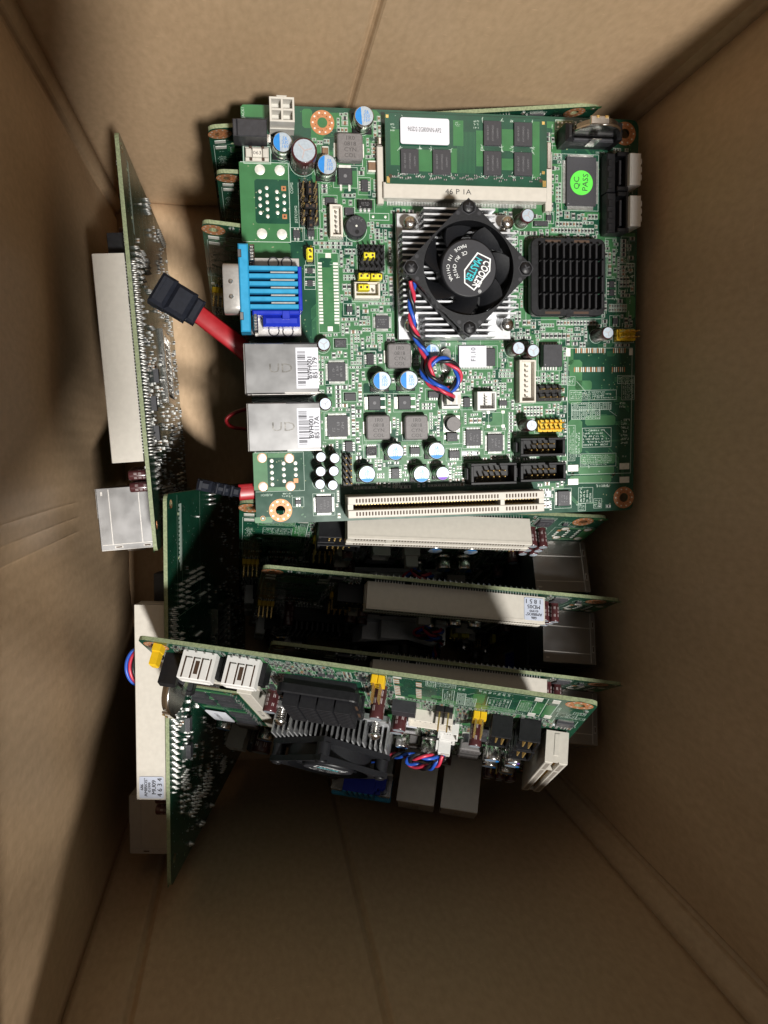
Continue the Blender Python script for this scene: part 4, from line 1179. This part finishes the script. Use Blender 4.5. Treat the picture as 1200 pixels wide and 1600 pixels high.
# pads of missing parts
q = (-55.77,-1.78,-54.17,23.77); q2 = (-49.46,-1.79,-47.47,23.84)
for k in range(19):
    yy = q[1] + (q[3] - q[1]) * (k + .5) / 19
    pads.box(q[0], yy - .42, 0, q[2], yy + .42, .09, 'pad'); pads.box(q2[0], yy - .42, 0, q2[2], yy + .42, .09, 'pad')
for q_ in ((-52.56,25.35,-50.27,27.27), (-52.44,-4.58,-50.29,-2.58)): pads.box(q_[0], q_[1], 0, q_[2], q_[3], .1, 'pad')
occ(q[0], q[1] - 3, q2[2], q2[3] + 3); silk.outline(q[0] - .3, q[1] - 3.5, q2[2] + .3, q2[3] + 3.5, SW, SZ, 'silk')
for q, n_ in (((56.66,-14.22,71.01,-12.10), 17), ((74.26,-14.30,80.55,-12.16), 7), ((56.01,-22.50,70.50,-20.37), 17), ((73.76,-22.63,80.43,-20.49), 7)):
    for k in range(n_):
        xx = q[0] + (q[2] - q[0]) * (k + .5) / n_
        pads.box(xx - .2, q[1], 0, xx + .2, q[3], .09, 'pad' if k % 3 else 'copper')
for q in ((52.40,-15.66,54.53,-12.05), (82.07,-15.29,83.77,-12.30), (53.72,-66.53,58.55,-63.60), (53.75,-72.58,58.60,-69.83), (78.23,-66.27,82.91,-63.44), (78.32,-72.39,83.00,-69.61)): pads.box(q[0], q[1], 0, q[2], q[3], .14, 'pad', .08)
for q in ((4.90,-58.22,7.90,-56.31), (8.82,-58.32,11.95,-56.41), (43.16,-77.71,45.76,-74.90), (43.17,-82.40,45.78,-79.46)): pads.box(q[0], q[1], 0, q[2], q[3], .12, 'paper'); silk.outline(q[0] - .4, q[1] - .4, q[2] + .4, q[3] + .4, SW, SZ, 'silk')
q = (16.97,-45.65,23.65,-39.51)
for a in (0, 1):
    for c in (0, 1): pads.box(q[a * 2] - .7, q[1 + c * 2] - .6, 0, q[a * 2] + .7, q[1 + c * 2] + .6, .1, 'pad')
silk.outline(*q, SW, SZ, 'silk'); occ(*q)
q = (-33.80,40.84,-25.42,43.79); silk.outline(*q, .22, SZ, 'silk'); pad((q[0] + 1.6, (q[1] + q[3]) / 2), .6); pad((q[2] - 1.6, (q[1] + q[3]) / 2), .6); occ(*q)

# --- silkscreen tables of the bare right-hand area -----------------------------------------------
q = (52.28,-15.76,84.81,-11.84)
xe0, xe1 = (53.26,-43.88)[0], (83.59,-44.44)[0]
ye0, ye1 = (61.07,-68.10)[1], (69.07,-12.01)[1]
silk.outline(xe0, ye0, xe1, ye1, .2, SZ, 'silk')
silk.line(*(53.89,-71.76), *(78.00,-72.31), .2, SZ, 'silk')
def tbl(q, rows, horiz=True, frame=True):
    if frame: silk.outline(*q, SW, SZ, 'silk')
    g_ = .5 if frame else 0
    silk.scribble(q[0] + g_, q[1] + g_, q[2] - g_, q[3] - g_, SZ, 'silk', rows, R_, horiz)
tbl((54.29,-34.87,76.34,-30.46), 4); tbl((60.28,-55.91,74.08,-47.23), 6); tbl((53.45,-61.83,57.03,-45.88), 4, False); tbl((57.04,-60.36,59.39,-49.52), 2, False, False); tbl((59.44,-64.67,76.53,-58.73), 6)
tbl((78.74,-35.11,84.88,-24.64), 6, False); tbl((76.71,-27.83,84.69,-24.14), 4); tbl((52.96,-28.33,56.84,-24.38), 2, False)
tbl((58.65,-81.13,65.64,-73.90), 4, False); tbl((65.94,-83.55,69.93,-79.12), 4); tbl((67.05,-74.49,74.69,-72.28), 1, True, False); tbl((58.56,-84.54,62.19,-81.07), 3, False)
tbl((76.61,11.35,84.17,24.58), 6); tbl((77.51,25.01,81.39,35.94), 4, False); tbl((73.61,8.45,77.21,10.11), 1, True, False); tbl((73.07,3.47,79.08,5.13), 1, True, False)
tbl((51.17,-5.95,54.71,-4.02), 3, True, False); tbl((79.75,-2.10,82.77,1.25), 3, True, False); tbl((79.49,-3.33,83.72,-2.38), 1, True, False)
tbl((74.46,35.34,77.43,36.43), 1, True, False); tbl((77.85,-38.79,81.82,-35.70), 2, True, False); tbl((78.68,-54.98,82.33,-43.14), 7, True, False); tbl((79.17,-60.93,82.17,-59.67), 1, True, False)
q = (55.10,-39.28,73.90,-35.97); q2 = (55.13,-43.42,68.69,-39.24)
for q_, n_, m_ in ((q, 4, 22), (q2, 5, 16)):
    silk.outline(*q_, SW, SZ, 'silk')
    for k in range(1, n_): yy = q_[1] + (q_[3] - q_[1]) * k / n_; silk.line(q_[0], yy, q_[2], yy, .12, SZ, 'silk')
    for k in range(m_):
        for j in range(n_):
            if R_.random() < .75: xx = q_[0] + (q_[2] - q_[0]) * (k + .3) / m_; yy = q_[1] + (q_[3] - q_[1]) * (j + .3) / n_; silk.quad(xx, yy, xx + .4, yy + .3, SZ, 'silk')
silk.line(*(56.87,-31.09), *(62.39,-32.08), .14, SZ, 'silk'); silk.line(*(57.48,-26.53), *(62.39,-31.77), .14, SZ, 'silk'); silk.line(*(72.94,-39.61), *(76.60,-42.14), .14, SZ, 'silk'); silk.line(*(70.08,-47.90), *(74.08,-51.71), .14, SZ, 'silk')
silk.outline(*(39.63,-26.74,49.45,-5.11), SW, SZ, 'silk')
for k in range(3): silk.line(*(41.52,-22.81), *(44.77,-25.90), .14, SZ, 'silk'); silk.line((41.52,-22.81)[0] + k * 2.2, (41.52,-22.81)[1], (44.77,-25.90)[0] + k * 2.2, (44.77,-25.90)[1], .16, SZ, 'silk')
silk.outline(*(70.24,28.65,75.40,35.29), SW, SZ, 'silk'); silk.line(*(70.69,28.46), *(71.00,2.90), SW, SZ, 'silk'); silk.line(*(34.08,0.11), *(70.12,0.68), SW, SZ, 'silk'); silk.line(*(34.08,33.08), *(34.08,0.11), SW, SZ, 'silk')
silk.text("MINIPCIE1", *(70.70,-73.41), SZ, 1.3, PI, 'silk'); silk.text("S", *(63.54,-64.67), SZ, 1.8, PI, 'silk'); silk.text("+", *(68.44,-66.93), SZ, 1.8, 0, 'silk')

# --- copper pours, traces, vias ------------------------------------------------------------------
def chamf(x0, y0, x1, y1, c):
    return [(x0 + c, y0), (x1 - c, y0), (x1, y0 + c), (x1, y1 - c), (x1 - c, y1), (x0 + c, y1), (x0, y1 - c), (x0, y0 + c)]
for q in ((53.48,-36.59,60.08,-17.13), (56.85,-30.53,64.64,-26.26), (61.65,-46.15,75.96,-41.82), (53.76,-58.78,60.28,-43.33), (59.44,-63.41,76.19,-59.04), (54.53,-72.09,74.32,-68.64), (58.76,-68.28,75.60,-64.33), (50.91,-19.29,55.95,-7.06), (80.27,0.69,84.49,10.70), (71.06,17.81,75.83,27.67), (72.67,35.92,83.99,37.55), (60.22,43.28,70.80,45.97),
          (-85.02,80.12,-73.81,84.79), (-37.07,64.43,-28.80,84.62), (-60.50,76.68,-56.35,84.13), (-85.88,24.80,-66.88,31.43), (29.56,-4.82,35.93,0.65), (65.03,27.64,75.70,36.88), (40.24,-74.33,51.94,-71.53), (-85.68,-84.55,-78.15,-82.09)):
    pour.prism(chamf(*q, min(1.2, (q[2] - q[0]) * .2, (q[3] - q[1]) * .2)), .012, .02, 'pour', bottom=False)
pour.prism(chamf(-57, -69, 51, 83, 2), .008, .011, 'pour', bottom=False)
zlay = .0225
for k in range(190):
    x = R_.uniform(-56, 52); y = R_.uniform(-82, 80)
    wq, hq = R_.choice(((R_.uniform(4, 13), R_.uniform(1.5, 5)), (R_.uniform(1.5, 5), R_.uniform(4, 13))))
    zlay += .00003
    x1, y1 = min(x + wq, 83), min(y + hq, 83)
    if y < -70 and x1 > -50: continue
    pour.prism(chamf(x, y, x1, y1, .6), .012, zlay, 'mask' if k % 3 else 'pour', bottom=False)
tr = MB('trace')
for k in range(230):
    x, y = R_.uniform(-60, 80), R_.uniform(-82, 82)
    n_ = R_.randint(1, 6); d = R_.choice((0, 1, 2, 3)); L1, L2 = R_.uniform(2, 9), R_.uniform(1, 5)
    for j in range(n_):
        xa, ya = x + (j * .45 if d % 2 else 0), y + (0 if d % 2 else j * .45)
        if d % 2: pts = [(xa, ya), (xa, ya + L1), (xa + L2 * (1 if d == 1 else -1), ya + L1 + L2)]
        else: pts = [(xa, ya), (xa + L1, ya), (xa + L1 + L2, ya + L2 * (1 if d == 0 else -1))]
        for a, c in zip(pts, pts[1:]):
            if max(abs(a[0]), abs(a[1]), abs(c[0]), abs(c[1])) < 83: tr.line(a[0], a[1], c[0], c[1], .17, .036, 'trace')
for k in range(1500):
    x, y = R_.uniform(-83, 83), R_.uniform(-83, 83)
    tr.disc(x, y, .038, .28, 'pour' if k % 3 else 'edge', 6)
pour.build("copper_pour", board, kind="stuff"); dk.build("footprint_window", board); tr.build("circuit_traces", board, kind="stuff")

# --- scatter of tiny surface-mounted parts ---------------------------------------------------------
smd = MB('brown', 'resist', 'tin', 'chip')
def free(x0, y0, x1, y1):
    if x0 < -84 or x1 > 84 or y0 < -84 or y1 > 84: return False
    for a, c, d, e in OCC:
        if x0 < d and x1 > a and y0 < e and y1 > c: return False
    return True
def in_bare(x, y):
    return (x > xe0 - 1 and ye0 - 14 < y < ye1 + 1) or x < -70 and -56 < y < 60
def smd_part(x, y, L, Wd, vert, body):
    a, c = (Wd, L) if vert else (L, Wd)
    h = Wd * .55
    e = L * .24
    if vert:
        smd.box(x - a / 2, y - c / 2 + e, .08, x + a / 2, y + c / 2 - e, h, body)
        smd.box(x - a / 2, y - c / 2, .05, x + a / 2, y - c / 2 + e, h * 1.02, 'tin'); smd.box(x - a / 2, y + c / 2 - e, .05, x + a / 2, y + c / 2, h * 1.02, 'tin')
    else:
        smd.box(x - a / 2 + e, y - c / 2, .08, x + a / 2 - e, y + c / 2, h, body)
        smd.box(x - a / 2, y - c / 2, .05, x - a / 2 + e, y + c / 2, h * 1.02, 'tin'); smd.box(x + a / 2 - e, y - c / 2, .05, x + a / 2, y + c / 2, h * 1.02, 'tin')
    silk.outline(x - a / 2 - .3, y - c / 2 - .3, x + a / 2 + .3, y + c / 2 + .3, .15, SZ, 'silk')
cnt = 0
def cluster(x, y, rowdir, vert, n_, sz, rows=1):
    global cnt
    L, Wd = sz
    a, c = (Wd, L) if vert else (L, Wd)
    a += .62; c += .62
    for r_ in range(rows):
        for k in range(n_):
            X = x + (k * a if rowdir == 'x' else r_ * a); Y = y + (k * c if rowdir == 'y' else r_ * c)
            if in_bare(X, Y): continue
            if free(X - a / 2, Y - c / 2, X + a / 2, Y + c / 2):
                smd_part(X, Y, L, Wd, vert, R_.choice(('resist', 'resist', 'resist', 'brown', 'chip')))
                occ(X - a / 2 + .02, Y - c / 2 + .02, X + a / 2 - .02, Y + c / 2 - .02, 0); cnt += 1
SZS = ((1.1, .6), (1.1, .6), (1.7, .9), (1.7, .9), (2.1, 1.3))
# rows named by the photograph: over the black heatsink, beside the big chip, under the heatsink
for q, n_, v_ in (((35.34,37.84,59.10,38.38), 20, True), ((45.12,40.60,57.91,40.87), 10, True), ((48.79,-1.20,70.15,-1.09), 12, True), ((69.52,39.58,69.64,65.85), 1, False), ((32.18,2.83,32.46,31.99), 1, False)):
    if q[2] - q[0] > 3: cluster(q[0], (q[1] + q[3]) / 2, 'x', v_, n_, (1.7, .9))
    else: cluster((q[0] + q[2]) / 2, q[1], 'y', False, 16, (1.7, .9))
for k in range(7000):
    x, y = R_.uniform(-57, 80), R_.uniform(-83, 80)
    cluster(x, y, R_.choice('xy'), R_.random() < .5, R_.randint(1, 8), R_.choice(SZS), R_.choice((1, 1, 1, 2)))
    if cnt > 2600: break
smd.build("tiny_chips", board, kind="stuff")
for k in range(2600):                                      # reference marks beside them
    x, y = R_.uniform(-57, 82), R_.uniform(-83, 82)
    L = R_.uniform(1.4, 2.6)
    v_ = R_.random() < .5
    if free(x, y, x + (1 if v_ else L), y + (L if v_ else 1)) and not in_bare(x, y):
        silk.scribble(x, y, x + (.9 if v_ else L), y + (L if v_ else .9), SZ, 'silk', 1, R_, not v_)
        occ(x, y, x + (1 if v_ else L), y + (L if v_ else 1), -.1)
for k in range(90):
    x, y = R_.uniform(-55, 50), R_.uniform(-68, 78); L = R_.uniform(2, 8)
    if R_.random() < .5: silk.line(x, y, x + L, y, .14, SZ - .01, 'silk')
    else: silk.line(x, y, x, y + L, .14, SZ - .01, 'silk')
silk.build("silkscreen", board, kind="stuff")
pads.build("solder_pads", board, kind="stuff")

# --- underside: solder joints, small parts, back plate -----------------------------------------------
bk = MB('tin', 'chip', 'pad', 'brown', 'silk', 'pour')
ZB = -1.6
def joint(x, y, r=.75, l=1.5):
    n = 6
    vs = [(x + rr * math.cos(2 * PI * i / n), y + rr * math.sin(2 * PI * i / n), z) for rr, z in ((r, ZB - .02), (r * .62, ZB - l * .45), (r * .3, ZB - l)) for i in range(n)]
    bk.add(vs, [(k * n + (i + 1) % n, k * n + i, (k + 1) * n + i, (k + 1) * n + (i + 1) % n) for k in range(2) for i in range(n)] + [tuple(2 * n + i for i in range(n))[::-1]], 'tin', True)
for k in range(nc):
    xx = scx - W * 0 - (x1 - x0) * 0
for k in range(60):
    xx = scx - 40.5 + 81.0 * (k + .5) / 60
    for j, dy in enumerate((-2.9, -.9, 1.1, 3.1)):
        if (k + j) % 2 == 0: joint(xx, scy + dy, .62, 1.9)
for o in list(board.children):
    nm = o.name.split('.')[0]
    cx, cy = o.location.x / MM, o.location.y / MM
    if nm in ('capacitor', 'electrolytic_capacitor'):
        for d in (-1.2, 1.2): joint(cx + d, cy, .9, 1.4)
    elif nm == 'box_header':
        for i in range(5):
            for j in (-1.27, 1.27): joint(cx - 5.08 + 2.54 * i, cy + j, .8, 1.8)
    elif nm == 'pin_header':
        for i in range(3):
            for j in range(4): joint(cx - 2.5 + 2.5 * i, cy - 3.8 + 2.54 * j, .8, 1.8)
    elif nm == 'network_port':
        for i in range(7):
            for j in (-5.5, -1.5, 2.5, 6.5): joint(cx + 12 - i * 1.6, cy + j + (i % 2) * .9, .75, 1.8)
        for sx in (-9, 6):
            for sy in (-9.6, 9.6): joint(cx + sx, cy + sy, 1.6, 2.2)
    elif nm == 'wire_connector':
        for i in range(5): joint(cx, cy - 5 + 2.2 * i, .75, 1.6)
    elif nm in ('power_socket', 'power_jack'):
        for i in (-2, 2):
            for j in (-2, 2): joint(cx + i, cy + j, 1.5, 2.4)
for i in range(5):
    for j in range(3): joint(-74 + j * 2.6, 12 + i * 2.3, .85, 1.8)
for i in range(18): joint(78 + (i % 2) * 2, 36 + i * 1.9, .7, 1.6)
for k in range(420):
    x, y = R_.uniform(-80, 80), R_.uniform(-70, 80)
    if x > 12 and y < 10 and k % 9: continue
    L, Wd = R_.choice(((1.1, .6), (1.7, .9), (2.1, 1.3)))
    if R_.random() < .5: L, Wd = Wd, L
    bk.box(x - L / 2, y - Wd / 2, ZB - .8, x + L / 2, y + Wd / 2, ZB, R_.choice(('brown', 'chip', 'chip')))
    if L > Wd:
        for s_ in (-1, 1): bk.box(x + s_ * L * .38 - L * .13, y - Wd / 2 - .02, ZB - .83, x + s_ * L * .38 + L * .13, y + Wd / 2 + .02, ZB, 'tin')
    else:
        for s_ in (-1, 1): bk.box(x - L / 2 - .02, y + s_ * Wd * .38 - Wd * .13, ZB - .83, x + L / 2 + .02, y + s_ * Wd * .38 + Wd * .13, ZB, 'tin')
for k in range(500):
    bk.disc(R_.uniform(-82, 82), R_.uniform(-82, 82), ZB - .03, .35, 'tin', 5)
    bk.f[-1] = bk.f[-1][::-1]
def bquad(x0, y0, x1, y1, m, z=.03):
    bk.add([(x0, y0, ZB - z), (x0, y1, ZB - z), (x1, y1, ZB - z), (x1, y0, ZB - z)], [(0, 1, 2, 3)], m)
for a, c, d, e in ((30, -70, 84, -69.8), (30, -70, 30.2, -30), (30, -30.2, 84, -30), (36, -62, 36.2, -32), (36, -62.2, 70, -62), (50, -66, 80, -63)):
    bquad(a, c, d, e, 'silk')
for k in range(26): bquad(R_.uniform(-60, 70), -81.5 + R_.uniform(0, 50), 0, 0, 'silk') if False else None
for a in range(14): bquad(54 + a * 1.9, -67.5, 55.2 + a * 1.9, -66.2, 'silk', .04)
bk.build("solder_joints", board, kind="stuff")
b = MB('steel', 'chrome', 'tin')
for X0, Y0, X1, Y1 in ((-19, -17, 19, -14), (-19, 14, 19, 17), (-19, -14, -16, 14), (16, -14, 19, 14)): b.box(X0, Y0, ZB - 1.8, X1, Y1, ZB - .01, 'chrome')
for k in range(8): b.box(-14 + k * 3.6, -11, ZB - 1.0, -12 + k * 3.6, 11, ZB - .01, 'tin')
b.build("back_plate", board, (hcx, hcy, 0))
for X, Y in ((-22, -58), (-35, -57), (-8, -40)):
    b = MB('chip', 'tin'); b.box(-3.2, -2.2, ZB - 2.2, 3.2, 2.2, ZB - .01, 'chip')
    for s_ in (-1, 1): b.box(s_ * 3.2 - .9, -1.5, ZB - .6, s_ * 3.2 + .9, 1.5, ZB - .01, 'tin')
    b.build("underside_chip", board, (X, Y, 0))

# ---------------------------------------------------------------- placing the boards
def pose(o, R3, t):
    m = Matrix(R3).to_4x4(); m.translation = Vector(t) * MM
    o.matrix_world = m
def copy_tree(o, parent=None, skip=None, depth=0):
    c = o.copy(); col.objects.link(c); c.parent = parent
    for ch_ in o.children:
        if skip and skip(ch_.name.split('.')[0], depth): continue
        copy_tree(ch_, c, skip, depth + 1)
    return c
def down_pose(A, B, d, z0=CAM_H):
    """board standing on its edge: A, B the ends of its top edge, d the direction down along it"""
    A, B, d = Vector(A), Vector(B), Vector(d).normalized()
    ex = (A - B); ex -= d * ex.dot(d); ex.normalize()
    ez = ex.cross(d).normalized()
    mid = (A + B) / 2 + d * 85.0
    return ((ex.x, d.x, ez.x), (ex.y, d.y, ez.y), (ex.z, d.z, ez.z)), (mid.x, mid.y, mid.z + z0)
G_ = "motherboards packed in the box"
pose(board, ((0.99949, -0.02478, -0.02038), (0.02424, 0.99936, -0.02629), (0.02102, 0.02578, 0.99945)), (84.53, 56.07, 175.85))
tag(board, "motherboard lying flat on top, with round green sticker and white memory label", "motherboard", G_)
BARE = {"circuit_board", "mounting_ring", "solder_joints", "silkscreen", "copper_pour", "solder_pads", "tiny_chips", "circuit_traces"}
TALL = BARE | {"expansion_slot", "network_port", "electrolytic_capacitor", "capacitor", "box_header", "pin_header", "wire_connector", "cooler_heatsink", "cooling_fan", "black_heatsink", "power_latch", "data_socket",
               "video_connector", "chip", "memory_socket", "memory_module", "wire_bundle", "fan_connector", "fan_plug", "battery_holder", "film_connector", "power_socket"}
SIDE = BARE | {"expansion_slot", "network_port", "electrolytic_capacitor", "capacitor", "box_header", "cooling_fan", "back_plate", "underside_chip", "power_jack", "wire_bundle", "video_connector", "fan_connector"}
PEEK = BARE | {"chip", "expansion_slot", "network_port", "box_header", "transistor", "pin_header"}
NOSUB = {"barcode_label", "badge_sticker", "frame_screw", "spring_screw", "white_label", "memory_chip", "round_sticker", "version_label"}
def filt(keep, sub=True):
    return lambda n, d: (d == 0 and n not in keep) or (d > 0 and sub and n in NOSUB)
def stand(A, B, d, keep, label):
    o = copy_tree(board, None, filt(keep))
    pose(o, *down_pose(A, B, d))
    tag(o, label, "motherboard", G_)
    return o
lean = copy_tree(board, None, lambda n, d: n in ("barcode_label", "back_plate", "underside_chip", "solder_joints"))
pose(lean, ((-0.19364, -0.95142, -0.23939), (0.51958, 0.10753, -0.84763), (0.83219, -0.28852, 0.47352)), (53.87, -123.31, 160.91))
tag(lean, "motherboard leaning at the front, two white ribbed latches along its top edge", "motherboard", G_)
for o in lean.children:
    if o.name.startswith("network_port"):
        b = MB('ink')
        b.text("RU1-131FWGF", -9, 0, LANH + .02, 1.9, PI / 2, 'ink', 'C', .95); b.text("1117MM", -6, 1.5, LANH + .02, 1.9, PI / 2, 'ink', 'C', .95)
        b.build("port_print", o)
def slot_label(bd, x, rot, lines):
    s_ = [o for o in bd.children if o.name.startswith("expansion_slot")][0]
    b = MB('bluepaper', 'ink')
    b.X = Matrix.Translation((x, -H_SLOT - .14, 7.0)) @ Matrix.Rotation(PI / 2, 4, 'X') @ Matrix.Rotation(rot, 4, 'Z')
    w_, h_ = 9.6, 10.6
    b.prism(rrect(-w_ / 2, -h_ / 2, w_ / 2, h_ / 2, .8), 0, .1, 'bluepaper')
    for (t_, yy, sz) in lines:
        for d_ in (0, .14): b.text(t_, d_, yy, .12 + d_ * .02, sz * 1.22, 0, 'ink', 'C', 1.0)
    b.X = None
    b.build("firmware_label", s_)
H_SLOT = 4.45
left_back = stand((-52.4, 127.7, -331.4), (-41.0, -41.9, -331.4), (0.004, 0.0, -1), SIDE, "motherboard on edge by the left wall, plain cream slot, shiny metal port below it")
left_front = stand((-36.8, -17.8, -330.5), (-38.2, -187.8, -330.0), (0.179, -0.013, -0.984), SIDE, "motherboard on edge by the left wall, its cream slot labelled 4634")
slot_label(left_front, -37, 0, (("686", 4.2, 1.5), ("AMIBIOS°", 2.5, 1.6), ("©1999", .9, 1.3), ("MU09", -1.0, 2.1), ("4 6 3 4", -3.5, 2.4)))
row1 = stand((-5.5, -22.0, -336.4), (164.3, -31.3, -335.7), (-0.021, -0.444, -0.896), TALL, "leaning motherboard next below the flat one, its cream slot brightly lit")
row2 = stand((4.3, -50.9, -338.1), (173.0, -71.5, -338.2), (-0.045, -0.361, -0.931), TALL, "leaning motherboard with a bluish label reading 1851 on its cream slot")
slot_label(row2, -37, 0, (("686", 4.2, 1.5), ("AMIBIOS°", 2.5, 1.6), ("©1999", .9, 1.3), ("MD05", -1.0, 2.1), ("1 8 5 1", -3.5, 2.4)))
row3 = stand((7.6, -85.5, -341.5), (175.3, -113.5, -340.5), (-0.038, -0.392, -0.919), TALL, "leaning motherboard just behind the front one, mostly hidden, its cream slot in shadow")
back1 = stand((-15.6, 129.6, -329.5), (153.1, 150.8, -328.0), (0.0, 0.0, -1), PEEK, "motherboard on edge, its pale top edge rising above the flat board")
back2 = stand((-12.6, 113.0, -330.0), (157.3, 116.0, -330.0), (0.0, 0.0, -1), PEEK, "motherboard corner under the flat board, middle copper ring of three on the left")
back3 = stand((-18.8, 93.0, -330.5), (150.6, 79.5, -330.5), (-0.015, -0.13, -0.99), PEEK, "motherboard corner under the flat board, copper ring just above the black cable plug")

# ---------------------------------------------------------------- data cable with two plugs
def wpt(px, py, h):
    return px * h, py * h, CAM_H - h
cable = empty("data_cable")
tag(cable, "flat red data cable with black plugs, running beneath the flat board on the left", "cable")
def plug(name, p, q, width, thick, m, roll=0.0, ridges=0):
    """moulded plug from p (open end) to q (cable end)"""
    p, q = Vector(p), Vector(q)
    ax = (q - p); L = ax.length; ax.normalize()
    sd = ax.cross(Vector((0, 0, 1))).normalized(); up = sd.cross(ax).normalized()
    rot = Matrix((( ax.x, sd.x, up.x), (ax.y, sd.y, up.y), (ax.z, sd.z, up.z))).to_4x4()
    b = MB(m, 'black', 'dull')
    b.X = Matrix.Translation(p) @ rot @ Matrix.Rotation(roll, 4, 'X')
    w_, t_ = width / 2, thick / 2
    b.box(0, -w_, -t_, L * .34, w_, t_, m, 1.4)
    b.box(-.06, -w_ + 1.4, -t_ + 1.6, 0, w_ - 1.4, t_ - 1.6, 'black')
    b.box(L * .34, -w_ * .94, -t_ * .86, L * .8, w_ * .96, t_ * .9, m, 1.6)
    b.box(L * .8, -w_ * .8, -t_ * .7, L, w_ * .8, t_ * .68, m, .9)
    b.box(L * .05, -w_ * .8, t_, L * .12, w_ * .8, t_ + .25, m, .1)
    for k in range(ridges): b.box(L * (.42 + .17 * k), -w_ * 1.02, -t_ * .95, L * (.50 + .17 * k), w_ * 1.02, t_ * .98, m, .5)
    b.X = None
    return b.build(name, cable)
plug("plug", (-37.8, 66.8, 170.0), (-20.5, 56.8, 168.5), 13.4, 7.5, 'navy', .12)
plug("plug", (-22.8, -13.8, 168.5), (-5.0, -17.6, 168.0), 4.8, 8.0, 'navy', 0, 3)
def flat_lead(pts, flat):
    b = MB('red'); b.tube(spline(pts, 8), 1, 'red', 10, flat); b.build("flat_lead", cable)
flat_lead([(-21.5, 57.3, 168.6), (-14, 51.5, 168.2), (-6, 45.5, 167.5), (3, 38, 164), (14, 31, 150), (16, 26, 128)], (3.9, 1.15))
flat_lead([(16, 26, 128), (10, 23.5, 112), (0, 22.0, 100), (-8, 19.8, 97), (-12.5, 16.2, 96), (-10, 12.5, 97), (-2, 11, 102), (8, 8, 118), (14, 2, 140)], (1.0, 2.6))
flat_lead([(14, 2, 140), (15, -6, 154), (9, -14, 164), (3, -16.6, 167), (-5.6, -17.5, 168)], (3.6, 1.15))

# ---------------------------------------------------------------- the phone the picture is taken with (its shadow lies on the left wall)
phone = empty("smartphone")
tag(phone, "black smartphone held flat over the box, shading its left wall", "phone")
b = MB('black', 'dull')
b.prism(rrect(-66, -130, 9, 33, 10, 6), CAM_H + 1.2, CAM_H + 9, 'black')
b.build("phone_body", phone)
b = MB('dull'); b.prism(rrect(-63, -127, 6, 30, 8, 6), CAM_H + 9.02, CAM_H + 9.3, 'dull'); b.build("phone_screen", phone)

# fan leads bulging out behind the slot of the lower left board
wb = empty("wire_loop"); wb.parent = left_front
for m_, dz in (('wred', 0), ('wblue', 1.6), ('wblack', -1.5)):
    b = MB(m_)
    b.tube(spline([(16, -66, 14 + dz), (14, -67.5, 18 + dz), (10, -69, 20 + dz), (5, -69.5, 20 + dz), (0, -68, 18 + dz), (-3, -65, 13 + dz)], 6), .8, m_, 7)
    b.build("wire", wb)

# yellow sleeve showing past the end of the front board's corner
b = MB('yellow', 'lemon')
b.box(78.0, 75.6, .1, 83.0, 78.8, 3.0, 'yellow', .2)
b.box(78.4, 75.8, 3.0, 82.6, 78.6, 8.4, 'yellow', .5)
b.build("yellow_cap", lean)

for o in lean.children:
    if o.name.startswith("battery_holder"): o.location.y -= 1.5 * MM

# paler port steel on these two boards: light on them put into the colour
for bd in (lean, left_front):
    for o in bd.children:
        if o.name.startswith("network_port"):
            o.data = o.data.copy()
            for k, m_ in enumerate(o.data.materials):
                if m_ is M['steel']: o.data.materials[k] = M['litsteel']
